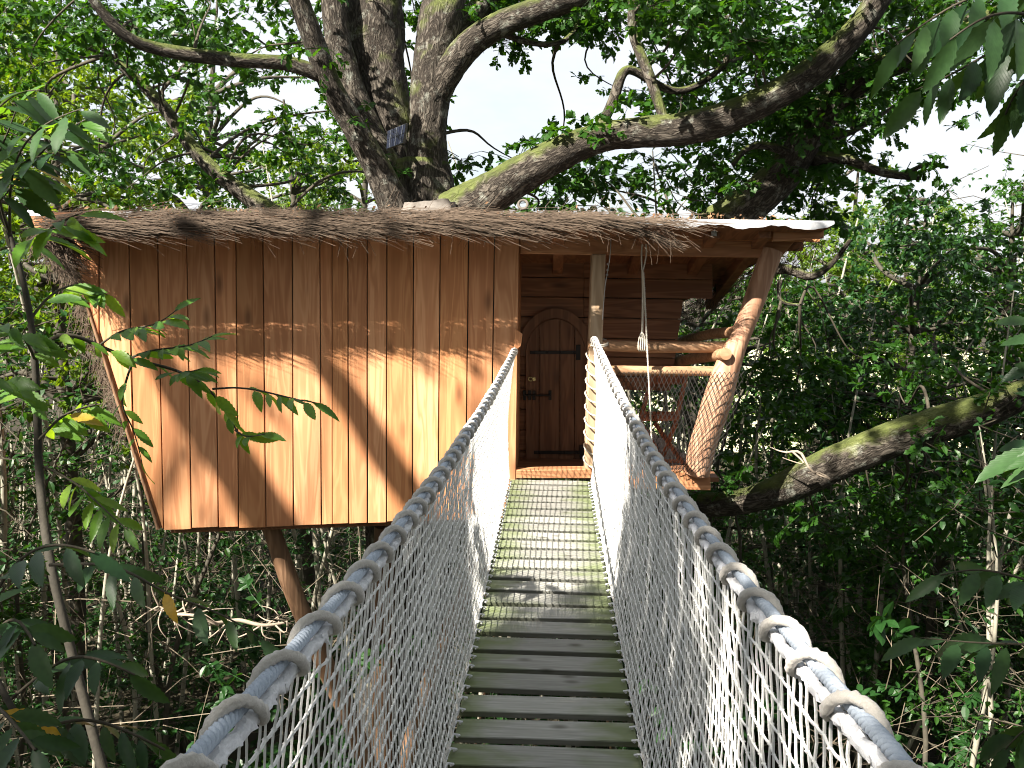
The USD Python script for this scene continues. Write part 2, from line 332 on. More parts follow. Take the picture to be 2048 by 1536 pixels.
def limb(pts, radii, sides=28, step=0.03, amp=0.10, seed=0, lump=0.16):
    """A branch or trunk with bark relief; returns mesh and uv (metres round, metres along). The seam faces away from the bridge."""
    p, r, s = resample(pts, step, radii)
    t, a, b = frames(p, ref=(0.05, 1.0, 0.05))
    ang = np.linspace(0, 2 * np.pi, sides + 1)
    c, sn = np.cos(ang), np.sin(ang)
    R = r.mean()
    q = np.stack([np.broadcast_to(c * R, (len(p), sides + 1)), np.broadcast_to(sn * R, (len(p), sides + 1)), np.broadcast_to(s[:, None], (len(p), sides + 1))], -1)
    ridg = 1 - np.abs(2 * meshkit.fbm(q * [30, 30, 6] + seed * 7.3, 3, seed) - 1)
    big = meshkit.fbm(q * [3.5, 3.5, 2.0] + seed * 3.1, 3, seed + 5) - 0.5
    rr = r[:, None] * (1 + lump * 2 * big) + np.minimum(0.02, r[:, None] * amp) * (ridg - 0.6) * 1.6
    v = (p[:, None] + rr[..., None] * (c[None, :, None] * a[:, None] + sn[None, :, None] * b[:, None])).reshape(-1, 3)
    n = sides + 1
    i, j = np.meshgrid(np.arange(len(p) - 1), np.arange(sides), indexing='ij')
    f4 = np.stack([i * n + j, i * n + j + 1, (i + 1) * n + j + 1, (i + 1) * n + j], -1).reshape(-1, 4)
    f = np.vstack([f4[:, [0, 1, 2]], f4[:, [0, 2, 3]]])
    uv = np.stack([np.broadcast_to(ang * R, (len(p), n)), np.broadcast_to(s[:, None], (len(p), n))], -1).reshape(-1, 2)
    m = len(v); v = np.vstack([v, p[0] - t[0] * r[0] * .2, p[-1] + t[-1] * r[-1] * .4]); uv = np.vstack([uv, [0, 0], [0, s[-1]]])
    e = (len(p) - 1) * n
    f = np.vstack([f, [[m, x + 1, x] for x in range(sides)], [[m + 1, e + x, e + x + 1] for x in range(sides)]])
    return (v, f), uv


def segs(p0, p1, r, sides=4):
    """Many straight cord pieces at once."""
    p0, p1 = np.asarray(p0, float), np.asarray(p1, float)
    t = p1 - p0; t /= np.linalg.norm(t, axis=1, keepdims=True) + 1e-9
    a = np.cross(t, np.where(np.abs(t[:, 2:]) < 0.8, [0, 0, 1.0], [0, 1.0, 0])); a /= np.linalg.norm(a, axis=1, keepdims=True)
    b = np.cross(t, a)
    ang = np.arange(sides) * 2 * np.pi / sides + 0.4
    ring = np.cos(ang)[None, :, None] * a[:, None] + np.sin(ang)[None, :, None] * b[:, None]
    r = np.broadcast_to(r, (len(p0),))[:, None, None]
    v = np.concatenate([p0[:, None] + r * ring, p1[:, None] + r * ring], 1).reshape(-1, 3)
    base = np.arange(len(p0))[:, None] * 2 * sides
    q = np.array([[j, (j + 1) % sides, sides + (j + 1) % sides, sides + j] for j in range(sides)])
    f = np.vstack([q[:, [0, 1, 2]], q[:, [0, 2, 3]]])
    return v, (base[:, :, None] + f[None]).reshape(-1, 3)


def blobs(c, r, seed=0):
    """Many small octahedral knots."""
    c = np.asarray(c, float); r = np.broadcast_to(r, (len(c),))[:, None, None]
    o = np.array([[1, 0, 0], [-1, 0, 0], [0, 1, 0], [0, -1, 0], [0, 0, 1.15], [0, 0, -1.15]], float)
    f = np.array([[0, 2, 4], [2, 1, 4], [1, 3, 4], [3, 0, 4], [2, 0, 5], [1, 2, 5], [3, 1, 5], [0, 3, 5]])
    return (c[:, None] + r * o[None]).reshape(-1, 3), (np.arange(len(c))[:, None, None] * 6 + f[None]).reshape(-1, 3)


def slab(q, depth, b=0.004):
    """Board from its front face (4 corners, counter-clockwise seen from the front), thickness vector to the back, front edges chamfered by b."""
    q = np.asarray(q, float); depth = np.asarray(depth, float)
    c = q.mean(0)
    e = [_n(q[(i + 1) % 4] - q[i]) for i in range(4)]
    inner = np.array([q[i] + b * (e[i] - e[i - 1]) for i in range(4)])
    mid = q + _n(depth) * b
    v = np.vstack([inner, mid, q + depth])
    f = [[0, 1, 2], [0, 2, 3]]
    for i in range(4):
        j = (i + 1) % 4
        f += [[i, 4 + i, 4 + j], [i, 4 + j, j], [4 + i, 8 + i, 8 + j], [4 + i, 8 + j, 4 + j]]
    f += [[8, 10, 9], [8, 11, 10]]
    return v, np.array(f)


def bar(p0, p1, w, h, up=(0, 0, 1), b=0.005):
    """Squared timber between two points; w across, h along up."""
    p0, p1 = np.asarray(p0, float), np.asarray(p1, float)
    t = _n(p1 - p0); a = np.cross(t, up); a = _n(a); u = np.cross(a, t)
    o = [(-w / 2, -h / 2 + b), (-w / 2 + b, -h / 2), (w / 2 - b, -h / 2), (w / 2, -h / 2 + b), (w / 2, h / 2 - b), (w / 2 - b, h / 2), (-w / 2 + b, h / 2), (-w / 2, h / 2 - b)]
    v = np.array([p + a * x + u * y for p in (p0, p1) for x, y in o])
    f = []
    for i in range(8):
        j = (i + 1) % 8
        f += [[i, j, 8 + j], [i, 8 + j, 8 + i]]
    f += [[0, i + 1, i] for i in range(1, 7)] + [[8, 8 + i, 9 + i] for i in range(1, 7)]
    return v, np.array(f)


def box(x0, x1, y0, y1, z0, z1, b=0.004):
    return bar(((x0 + x1) / 2, y0, (z0 + z1) / 2), ((x0 + x1) / 2, y1, (z0 + z1) / 2), x1 - x0, z1 - z0, b=b)


# ------------------------------------------------------------------ ground
rng = np.random.default_rng(5)
GZ = -4.6


def ground_z(x, y):
    x, y = np.asarray(x, float), np.asarray(y, float)
    p = np.stack([x * 0.09, y * 0.09, 0 * x], -1)
    near = np.clip((np.hypot(x, y) - 60) / 100, 0, 1)
    return GZ + 1.1 * (meshkit.fbm(p, 3, 3) - 0.5) * (1 - near) + 0.25 * (meshkit.fbm(p * 7, 2, 9) - 0.5) + np.clip((-x - 6) * 0.07, 0, 2.5) * np.clip((40 - np.abs(y - 15)) / 20, 0, 1)


gx = np.r_[-900, -300, -120, -70, np.linspace(-45, 45, 91), 70, 120, 300, 900]
gy = np.r_[-900, -300, -100, -50, np.linspace(-25, 65, 91), 90, 130, 300, 900]
X_, Y_ = np.meshgrid(gx, gy, indexing='ij')
gv = np.stack([X_, Y_, ground_z(X_, Y_)], -1).reshape(-1, 3)
i, j = np.meshgrid(np.arange(len(gx) - 1), np.arange(len(gy) - 1), indexing='ij'); ny = len(gy)
gq = np.stack([i * ny + j, (i + 1) * ny + j, (i + 1) * ny + j + 1, i * ny + j + 1], -1).reshape(-1, 4)
tag(obj('ground', (gv, np.vstack([gq[:, [0, 1, 2]], gq[:, [0, 2, 3]]])), 'soil', smooth=True), kind='structure')
# pale dry meadow in the sun beyond the wood on the right
mx, my = np.meshgrid(np.linspace(1, 40, 40), np.linspace(34, 90, 50), indexing='ij')
mv = np.stack([mx + (my - 34) * 0.15, my, ground_z(mx + (my - 34) * 0.15, my) + 0.35], -1).reshape(-1, 3)
i, j = np.meshgrid(np.arange(39), np.arange(49), indexing='ij')
mq = np.stack([i * 50 + j, (i + 1) * 50 + j, (i + 1) * 50 + j + 1, i * 50 + j + 1], -1).reshape(-1, 4)
tag(obj('meadow', (mv, np.vstack([mq[:, [0, 1, 2]], mq[:, [0, 2, 3]]])), 'meadow', smooth=True), kind='structure')

# ------------------------------------------------------------------ the treehouse
FN = _n([0.08, -1.0, 0.0])                 # front wall's outward normal: its far (right) end stands a little deeper
FP = np.array([-0.3, 8.0, 0.0])


def onf(px, py, off=0.0):
    """Point of the front wall plane, moved out by off metres."""
    d = ray(px, py); P = FP + FN * off
    return EYE + d * (((P - EYE) @ FN) / (d @ FN))


def yplane(px, py, Y):
    return at(px, py, Y)


house = thing('treehouse', 'orange larch-boarded treehouse with brush roof edge and porch beyond the rope bridge', 'treehouse')
wallp = part('front_wall', house)
top = [140, 197.5, 255.6, 313.7, 371.8, 428, 470.6, 525, 584, 639, 664, 695, 734, 773.6, 827, 881, 937.7, 989.6, 1039.5]
bot = [None, None, None, 327, 383, 437, 477, 532, 587, 643, 665, 697.5, 735, 773, 825, 876, 931, 981, 1031]
EDGE = lambda y: 140 + (y - 480) * (325 - 140) / 575.0


def bottom_y(x):
    return 1060 - (x - 327) * 0.036


r = random.Random(3)
mats = ['larch', 'larch_pale', 'larch_red', 'larch', 'larch_pale', 'larch', 'larch_red', 'larch', 'larch_pale', 'larch', 'larch_red', 'larch', 'larch_pale', 'larch_red', 'larch_pale', 'larch_red', 'larch', 'larch_pale']
for k in range(18):
    x0, x1 = top[k], top[k + 1]
    g0, g1 = (1.1, 1.1)
    off = r.uniform(-0.004, 0.006)
    yt = 432
    if k == 0:
        q = [(197.5, 655), (197, 655), (EDGE(yt) + 3, yt), (197.5 - g1, yt)]
        c = [(x1 - g1, 662), (x1 - g1, yt), (EDGE(yt), yt), (EDGE(yt) + 2, yt + 4)]
        quad = [onf(EDGE(yt), yt, off), onf(EDGE(655) - 0.5, 655, off), onf(x1 - g1, 668, off), onf(x1 - g1, yt, off)]
    elif k == 1:
        quad = [onf(x0 + g0, yt, off), onf(x0 + g0 + 1, 661, off), onf(264, 866, off), onf(x1 - g1, yt, off)]
    elif k == 2:
        quad = [onf(x0 + g0, yt, off), onf(268, 878, off), onf(327 - g1, 1059, off), onf(x1 - g1, yt, off)]
    else:
        b0, b1 = bot[k], bot[k + 1]
        dy = r.uniform(-2, 2)
        gg = 0.6 if k in (9,) else g1
        quad = [onf(x0 + (0.6 if k == 10 else g0), yt, off), onf(b0 + (0.6 if k == 10 else g0), bottom_y(b0) + dy, off), onf(b1 - gg, bottom_y(b1) + dy, off), onf(x1 - gg, yt, off)]
    obj('plank', slab(quad, -FN * 0.022, 0.003), mats[k], wallp)
# the dark backing of the boards (felt) and the frame behind
quad = [onf(EDGE(432) + 6, 432, -0.03), onf(332, 1054, -0.03), onf(1030, 1031, -0.03), onf(1037, 432, -0.03)]
obj('backing', slab(quad, -FN * 0.02, 0.002), 'roof_felt', wallp)
Pb0, Pb1 = onf(345, 1050, -0.16), onf(1025, 1026, -0.16)
obj('floor_beam', bar(Pb0, Pb1, 0.12, 0.11), 'larch_deep', house)
# trim board on the left slanted edge and the sides and back of the cabin
a0, a1 = onf(EDGE(440) - 7, 440, -0.015), onf(317, 1058, -0.015)
back = np.array([0.35, 3.0, 0.0])
side = part('side_wall', house)
for k in range(7):
    s0, s1 = k / 7 + 0.004, (k + 1) / 7 - 0.004
    A, B = a0 + np.array([0.0, 0.02, 0]), a1 + np.array([0, 0.02, 0])
    quad = [A + back * s1, B + back * s1, B + back * s0, A + back * s0]
    obj('board', slab(quad, np.array([0.025, 0, 0.0]), 0.003), 'larch_red', side)
obj('edge_trim', bar(a0, a1, 0.022, 0.04, up=FN), 'strut_wood', house)
rear = part('rear_wall', house)
for k in range(9):
    A = a0 + back; B = a1 + back; w = np.array([3.2, 0.1, 0])
    quad = [A + w * ((k + 1) / 9 - .003) + [0, 0, -0.55], B + w * ((k + 1) / 9 - .003), B + w * (k / 9 + .003), A + w * (k / 9 + .003) + [0, 0, -0.55]]
    quad = [q_ + np.array([0, 0.0, 0]) for q_ in quad]
    obj('board', slab(quad, np.array([0, -0.025, 0]), 0.003), 'larch', rear)
# inner side wall of the cabin beside the porch
P0, P1 = onf(1036, 440, -0.03), onf(1029, 1035, -0.03)
obj('porch_side', slab([P0, P1, P1 + [0, 1.0, 0], P0 + [0, 1.0, 0]], np.array([-0.03, 0, 0]), 0.002), 'larch_red', house)
# roof: felted deck, lower at the back and narrower, with rafters, fascia and a pale membrane edge
EAVE = 0.20
def ye(px):
    """Depth of the roof's front edge, which runs parallel to the front wall."""
    return 7.43 - EAVE + (px - 52) * 0.52 / 1610


YF = ye(600)
rf0, rf1 = at(52, 424, ye(52)), at(1662, 446, ye(1662))
rb0, rb1 = np.array([-3.3, 11.1, 1.45]), at(1350, 606, 11.0)
roof = part('roof', house)
n_r = 12
rv = []
for t in np.linspace(0, 1, n_r):
    f_, b_ = rf0 * (1 - t) + rf1 * t, rb0 * (1 - t) + rb1 * t
    for s in np.linspace(0, 1, 8):
        rv.append(f_ * (1 - s) + b_ * s + [0, 0, 0.012 * math.sin(t * 31 + s * 7)])
rv = np.array(rv)
i, j = np.meshgrid(np.arange(n_r - 1), np.arange(7), indexing='ij')
rq = np.stack([i * 8 + j, (i + 1) * 8 + j, (i + 1) * 8 + j + 1, i * 8 + j + 1], -1).reshape(-1, 4)
rft = np.vstack([rq[:, [0, 1, 2]], rq[:, [0, 2, 3]]])
n = len(rv)
low = rv + [0, 0, -0.03]
rim = [k * 8 for k in range(n_r)] + [(n_r - 1) * 8 + k for k in range(1, 8)] + [k * 8 + 7 for k in range(n_r - 2, -1, -1)] + [k for k in range(6, 0, -1)]
rimf = []
for k in range(len(rim)):
    a_, b_ = rim[k], rim[(k + 1) % len(rim)]
    rimf += [[b_, a_, a_ + n], [b_, a_ + n, b_ + n]]
obj('deck', (np.vstack([rv, low]), np.vstack([rft, rft[:, ::-1] + n, rimf])), 'larch_deep', roof)
obj('felt', (rv + [0, 0, 0.006], rft), 'roof_felt', roof)
# pale membrane folded over the front edge, ragged below; seen bare at the right and in scraps at the left
def membrane(x0, x1, drop, seed):
    rr = np.random.default_rng(seed); n_ = max(6, int(abs(x1 - x0) / 14))
    xs = np.linspace(x0, x1, n_)
    v = []
    for k, x in enumerate(xs):
        t = (x - 52) / (1662 - 52)
        P = rf0 * (1 - t) + rf1 * t
        d_ = drop * (0.75 + 0.25 * math.sin(k * 0.7) + rr.uniform(-0.16, 0.16)) * (0.25 if k in (n_ - 1,) else 1)
        v += [P + [0, 0.16, 0.012], P + [0, 0.0, 0.016], P + [0, -0.016, 0.004], P + [0, -0.012 + rr.uniform(-.006, .004), -d_]]
    f = []
    for k in range(n_ - 1):
        for j_ in range(3):
            a_ = k * 4 + j_
            f += [[a_, a_ + 1, a_ + 5], [a_, a_ + 5, a_ + 4]]
    return np.array(v), np.array(f)


obj('membrane', membrane(1060, 1668, 0.05, 1), 'membrane', roof, smooth=40)
obj('membrane', membrane(200, 262, 0.03, 2), 'membrane', roof, smooth=40)
obj('membrane', membrane(56, 95, 0.03, 3), 'membrane', roof, smooth=40)
# fascia, beam and rafters over the porch
obj('fascia_board', slab([at(62, 432, ye(62) - .012), at(62, 464, ye(62) - .012), at(1060, 462, ye(1060) - .012), at(1060, 434, ye(1060) - .012)], np.array([0, 0.03, 0]), 0.003), 'larch_red', roof)
obj('fascia_board', slab([at(1546, 450, 7.9), at(1546, 483, 7.9), at(1648, 477, 7.9), at(1648, 448, 7.9)], np.array([0, 0.04, 0]), 0.004), 'larch_beam', roof)
for k, px_ in enumerate((1118, 1290, 1428, 1530)):
    A, B = at(px_, 462, 7.86), at(px_, 462, 7.86) + np.array([0, 2.6, -0.62])
    obj('rafter', bar(A, B, 0.09, 0.11), 'larch_deep', roof)
obj('porch_fascia', slab([at(1041, 446, 8.07), at(1041, 474, 8.07), at(1640, 484, 8.12), at(1640, 450, 8.12)], np.array([0, 0.03, 0]), 0.003), 'larch_red', roof)
bq = [onf(1040.5, 472, -0.01), onf(1040.5, 507, -0.01), onf(1562, 516, -0.01), onf(1590, 482, -0.01)]
obj('porch_beam', slab(bq, -FN * 0.10, 0.006), 'larch_beam', house)
obj('beam_end', bar(at(1562, 492, 8.3), at(1604, 492, 8.3), 0.08, 0.08), 'larch_deep', house)
# square porch post, block for the rope, sill, platform
pq = [onf(1184, 508, 0.012), onf(1170, 944, 0.012), onf(1195, 944, 0.012), onf(1212, 508, 0.012)]
obj('porch_post', slab(pq, -FN * 0.10, 0.008), 'post_grey', house)
kb = [onf(1036, 658), onf(1032, 700), onf(1043, 688), onf(1045, 668)]
obj('anchor_block', slab([onf(1030, 656, .03), onf(1028, 704, .03), onf(1042, 692, .03), onf(1045, 668, .03)], -FN * 0.06, 0.004), 'larch', house)
obj('sill', slab([onf(1033, 941, 0.03), onf(1033, 957, 0.03), onf(1188, 957, 0.03), onf(1188, 938, 0.03)], -FN * 0.14, 0.004), 'larch_beam', house)
obj('platform_fascia', slab([onf(1192, 940, 0.02), onf(1192, 976, 0.02), onf(1422, 981, 0.02), onf(1420, 942, 0.02)], -FN * 0.05, 0.005), 'larch_beam', house)
floor = part('porch_floor', house)
for k in range(9):
    y0 = 8.22 + k * 0.3
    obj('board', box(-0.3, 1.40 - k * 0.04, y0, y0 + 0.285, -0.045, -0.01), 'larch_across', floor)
# door wall of horizontal boards; right of the door the boards end above the railing
YD = 9.0
dw = part('door_wall', house)
js = [498, 517, 556, 595, 635, 676, 713, 752, 779]
for k in range(len(js) - 1):
    xr = 1366 - (js[k] - 600) * 0.14 if js[k] > 590 else 1425
    xr2 = 1366 - (js[k + 1] - 600) * 0.14 if js[k] > 590 else 1425
    y_ = YD + r.uniform(-.004, .004)
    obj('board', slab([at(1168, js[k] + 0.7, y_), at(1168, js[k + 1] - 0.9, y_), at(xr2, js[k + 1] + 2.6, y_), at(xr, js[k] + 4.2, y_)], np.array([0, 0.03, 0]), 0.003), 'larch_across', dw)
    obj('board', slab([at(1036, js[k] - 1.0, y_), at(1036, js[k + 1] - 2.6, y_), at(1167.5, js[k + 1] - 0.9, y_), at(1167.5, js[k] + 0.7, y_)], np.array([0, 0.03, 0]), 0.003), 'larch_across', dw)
for k in range(4):
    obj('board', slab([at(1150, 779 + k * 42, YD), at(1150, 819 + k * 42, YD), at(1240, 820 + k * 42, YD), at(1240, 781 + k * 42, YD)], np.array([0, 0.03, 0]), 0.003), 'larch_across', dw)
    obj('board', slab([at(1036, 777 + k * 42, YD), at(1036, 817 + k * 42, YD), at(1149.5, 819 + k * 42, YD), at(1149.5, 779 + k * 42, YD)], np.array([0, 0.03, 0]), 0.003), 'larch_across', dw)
obj('wall_backing', slab([at(1030, 480, YD + .05), at(1030, 940, YD + .05), at(1236, 940, YD + .05), at(1236, 480, YD + .05)], np.array([0, .02, 0]), .002), 'roof_felt', dw)
obj('wall_backing', slab([at(1237, 480, YD + .05), at(1237, 776, YD + .05), at(1336, 778, YD + .05), at(1362, 600, YD + .05)], np.array([0, .02, 0]), .002), 'roof_felt', dw)
# arched door of vertical boards, arch trim, strap hinges, bolt, lock plate
door = part('door', house)
YQ = YD - 0.045
xs = [1052, 1077, 1118, 1158 - 4, 1171]
def arch_y(x):                               # the door head: half ellipse
    u = (x - 1111) / 60.0
    return 712 - 74 * math.sqrt(max(0, 1 - u * u))


edges = [1052, 1080, 1120, 1160, 1170]
edges = [1051, 1078.5, 1119.5, 1149, 1171]
for k in range(4):
    x0, x1 = edges[k] + 0.8, edges[k + 1] - 0.8
    n_ = 7
    up = [(x, arch_y(x)) for x in np.linspace(x1, x0, n_)]
    outl = [(x0, 942), (x1 + 0, 942)] + up
    P = np.array([at(x, y, YQ) for x, y in outl]); Q = P + [0, 0.035, 0]
    nn = len(P)
    f = [[0, k_, k_ + 1] for k_ in range(1, nn - 1)] + [[nn, nn + k_ + 1, nn + k_] for k_ in range(1, nn - 1)]
    for k_ in range(nn):
        l = (k_ + 1) % nn
        f += [[k_, nn + k_, nn + l], [k_, nn + l, l]]
    obj('board', (np.vstack([P, Q]), np.array(f)), 'door_wood', door)
trimv, trimf = [], []
for k, a_ in enumerate(np.linspace(0, math.pi, 25)):
    for rr in (1.0, 1.27):
        P = at(1111 + 61 * rr * math.cos(a_), 712 - 76 * (1 + (rr - 1) * 0.95) * math.sin(a_), YD - 0.05)
        trimv += [P, P + [0, 0.04, 0]]
for k in range(24):
    a_ = k * 4
    for p_, q_ in ((0, 2), (2, 3), (1, 0)):
        trimf += [[a_ + p_, a_ + q_, a_ + 4 + q_], [a_ + p_, a_ + 4 + q_, a_ + 4 + p_]]
obj('arch_trim', (np.array(trimv), np.array(trimf)), 'door_wood', house)


def strap(parent, x0, x1, y, h, Y):
    b_ = MB().add(*slab([at(x0, y - h / 2, Y), at(x0, y + h / 2, Y), at(x1, y + h / 2, Y), at(x1, y - h / 2, Y)], np.array([0, 0.008, 0]), 0.002))
    b_.add(*slab([at(x1 - 3, y - 15, Y - .002), at(x1 - 3, y + 15, Y - .002), at(x1 + 6, y + 15, Y - .002), at(x1 + 6, y - 15, Y - .002)], np.array([0, 0.012, 0]), 0.002))
    for q_ in np.linspace(x0 + 8, x1 - 8, 4):
        b_.add(*trimesh_arr(trimesh.creation.icosphere(1, 0.008), at(q_, y, Y)))
    obj('hinge', b_.get(), 'iron', parent)


def trimesh_arr(t, loc=(0, 0, 0)):
    return np.array(t.vertices) + np.asarray(loc, float), np.array(t.faces)


strap(door, 1060, 1155, 705, 6.5, YQ - 0.010)
strap(door, 1068, 1162, 905, 6.5, YQ - 0.010)
b_ = MB().add(*tube([at(1048, 790, YQ - .02), at(1102, 791, YQ - .02)], 0.009, 8))
for x_ in (1049, 1059, 1068, 1100):
    b_.add(*slab([at(x_ - 3, 781, YQ - .012), at(x_ - 3, 800, YQ - .012), at(x_ + 3, 800, YQ - .012), at(x_ + 3, 781, YQ - .012)], np.array([0, 0.01, 0]), 0.002))
obj('bolt', b_.get(), 'iron', door)
ring = trimesh.creation.torus(0.018, 0.005, major_sections=20, minor_sections=6); ring.apply_transform(trimesh.transformations.rotation_matrix(np.pi / 2, [1, 0, 0]))
obj('lock_plate', MB().add(*trimesh_arr(ring, at(1061, 758, YQ - .008))).add(*slab([at(1066, 755, YQ - .006), at(1066, 762, YQ - .006), at(1071, 762, YQ - .006), at(1071, 755, YQ - .006)], np.array([0, .006, 0]), .001)).get(), 'brass', door)


# natural log post on the right, leaning, with rails
def log(name, pts, radii, material, seed, parent, sides=18):
    (v, f), uv = limb(pts, radii, sides, 0.04, 0.0, seed, 0.10)
    return obj(name, (v, f), material, parent, smooth=50, uv=uv)


pp = [onf(1545, 500, -.03), onf(1516, 580, -.02), onf(1482, 668, 0), onf(1456, 730, 0.02), onf(1432, 810, 0.03), onf(1406, 890, 0.02), onf(1394, 948, 0.0)]
log('log_post', pp, [0.085, 0.085, 0.08, 0.10, 0.115, 0.11, 0.105], 'log_post', 4, house)
log('rail', [onf(1176, 690, -.03), onf(1300, 694, -.06), onf(1462, 694, -.06)], [0.042, 0.047, 0.045], 'log_wood', 5, house)
log('rail', [onf(1186, 740, -.05), onf(1330, 742, -.07), onf(1452, 742, -.06)], [0.035, 0.04, 0.04], 'log_wood', 6, house)
obj('rail', tube([onf(1452, 708, 0.15), at(1390, 716, 8.8), at(1236, 752, 10.6)], [0.048, 0.05, 0.05], 14), 'log_wood', house, smooth=50)
obj('rail', tube([onf(1468, 664, -.02), at(1420, 668, 8.9), at(1330, 690, 10.4)], [0.046, 0.045, 0.045], 14), 'log_wood', house, smooth=50)
# black diamond net of the porch railing, slung from the lower rail to the platform and round the leaning post
nv = MB()
rows, cols = 11, 30
G = np.zeros((rows * 2 + 1, cols * 2 + 1, 3))
for a_ in range(rows * 2 + 1):
    t = a_ / (rows * 2)
    yy = 742 + t * (944 - 742)
    xr = 1488 - t * 70 + 12 * math.sin(t * 3.1)
    for c_ in range(cols * 2 + 1):
        s = c_ / (cols * 2)
        x = 1200 + s * (xr - 1200)
        sag = 5 * math.sin(s * 9 + a_) * (1 - t) * 0.4
        wrap = 0.17 * np.clip((s - 0.62) / 0.25, 0, 1)
        G[a_, c_] = onf(x, yy + sag, 0.0 + wrap + 0.03 * math.sin(t * 3.14) * math.sin(s * 3.1))
p0, p1 = [], []
for a_ in range(rows * 2):
    for c_ in range(cols * 2 + 1):
        if (a_ + c_) % 2 == 0:
            for d_ in (-1, 1):
                if 0 <= c_ + d_ <= cols * 2:
                    p0.append(G[a_, c_]); p1.append(G[a_ + 1, c_ + d_])
obj('porch_net', segs(p0, p1, 0.0028, 3), 'black_net', house, kind='stuff')
# struts under the floor
log('strut', [onf(534, 1030, -0.25), onf(590, 1190, -0.35), at(700, 1440, 8.5), at(760, 1600, 8.9)], [0.075, 0.08, 0.085, 0.09], 'strut_wood', 8, house)
log('strut', [at(770, 1052, 9.0), at(765, 1300, 9.1), at(760, 1640, 9.2)], [0.10, 0.10, 0.11], 'strut_wood', 9, house)
log('strut', [at(1010, 1040, 8.4), at(900, 1250, 8.9), at(800, 1560, 9.3)], [0.07, 0.075, 0.08], 'strut_wood', 10, house)
# brush (broom twigs) tied along the roof edge
bw = np.random.default_rng(11)


def brush_low(x):                            # pixel row of the brush's ragged lower edge
    return np.interp(x, [50, 150, 300, 340, 400, 480, 560, 620, 690, 760, 860, 920, 960, 1000, 1040, 1100, 1200, 1300], [462, 470, 473, 466, 456, 462, 464, 468, 470, 462, 456, 460, 470, 474, 460, 446, 446, 448])


def brush_top(x):
    return np.interp(x, [50, 140, 250, 600, 900, 1100, 1300], [434, 428, 422, 418, 419, 428, 438])


p0, p1, rad = [], [], []
N = 5200
for k in range(N):
    x = bw.uniform(60, 1180) if k < N * 0.93 else bw.uniform(1080, 1340)
    lo, hi = brush_low(x), brush_top(x)
    y = hi + (lo - hi) * bw.random() ** 0.85 if x < 1060 else hi + (lo - hi) * bw.random() * 0.8
    depth = ye(x) - 0.03 - 0.08 * math.sin(min(1, max(0, (y - hi) / max(4, lo - hi))) * 2.6) - bw.uniform(0, 0.05)
    P = at(x, y, depth)
    L = bw.uniform(0.12, 0.5)
    ang = bw.normal(0, 0.10) + (0.05 if x < 340 else -0.03)
    if bw.random() < 0.09:
        ang = bw.normal(0, 0.5); L *= 0.5
    d_ = np.array([math.cos(ang), bw.normal(0, 0.10), math.sin(ang)])
    c1 = P + d_ * L * 0.5 + bw.normal(0, 0.006, 3); c2 = P + d_ * L + [0, 0, -0.06 * L] + bw.normal(0, 0.012, 3)
    rr = bw.uniform(0.0008, 0.0022)
    p0 += [P, c1]; p1 += [c1, c2]; rad += [rr, rr * 0.8]
for cx, cy, n_, sp in ((690, 478, 26, .16), (650, 470, 20, .14), (965, 470, 40, .12), (1180, 448, 30, .2), (1300, 470, 46, .22), (150, 468, 20, .1), (800, 462, 16, .14), (480, 462, 18, .14)):
    for k in range(n_):                      # loose tips hanging below the bundle
        P = at(cx + bw.normal(0, 30), cy - 12 + bw.normal(0, 4), ye(cx) - 0.07)
        d_ = np.array([bw.normal(0.35 if cx > 1100 else -0.1, 0.3), bw.normal(-0.1, 0.2), -abs(bw.normal(0.3, 0.2))]); d_ *= sp * bw.uniform(0.5, 1.3) / np.linalg.norm(d_)
        c1 = P + d_ * 0.5 + bw.normal(0, .008, 3); c2 = P + d_ + bw.normal(0, .01, 3)
        p0 += [P, c1]; p1 += [c1, c2]; rad += [0.0018, 0.0011]
for k in range(420):                         # the long wisp that sags over the porch
    t = bw.random(); x = 985 + t * 330 + bw.normal(0, 6)
    y = np.interp(x, [960, 1040, 1120, 1200, 1280, 1360], [472, 458, 440, 440, 458, 497]) + bw.normal(0, 3.0 + 3 * t)
    P = at(x, y, ye(x) - 0.06 + bw.normal(0, .03)); x2 = x + bw.uniform(30, 70)
    y2 = np.interp(x2, [960, 1040, 1120, 1200, 1280, 1360], [472, 458, 440, 440, 458, 497]) + bw.normal(0, 3.0 + 4 * t)
    p0.append(P); p1.append(at(x2, y2, ye(x) - 0.06 + bw.normal(0, .03))); rad.append(0.0016)
for k in range(900):                         # brush on the outer face of the left end
    t = bw.random(); yy = 440 + t * 420
    P = onf(EDGE(yy) - 12 - bw.exponential(10 * (1 - t) + 3), yy, -bw.uniform(0.0, 1.2))
    d_ = np.array([-bw.uniform(0, .05), bw.normal(0, .05), bw.normal(-0.05, .08)])
    p0.append(P); p1.append(P + d_ + bw.normal(0, .02, 3)); rad.append(0.0018)
for k in range(1100):                        # hanging in the corner below the roof's left end
    x = bw.uniform(66, 150); y = 452 + bw.random() * (24 + (x - 66) * 1.05) if x < 138 else 452 + bw.random() * 60
    P = at(x, y, bw.uniform(7.34, 7.66)); d_ = np.array([bw.normal(.06, .08), bw.normal(0, .08), bw.normal(-.08, .06)])
    p0.append(P); p1.append(P + d_); rad.append(0.0019)
for k in range(500):                         # and over the right end of the roof
    t = bw.random() ** 0.8
    A = np.array(at(1655, 452, 7.85)) * (1 - t) + np.array(rb1 + [0.08, 0, -0.03]) * t
    P = A + bw.normal(0, .05, 3) + [0.0, 0, -0.05]
    d_ = np.array([bw.normal(-.05, .1), bw.normal(.15, .1), -abs(bw.normal(.12, .08))])
    p0.append(P); p1.append(P + d_); rad.append(0.002)
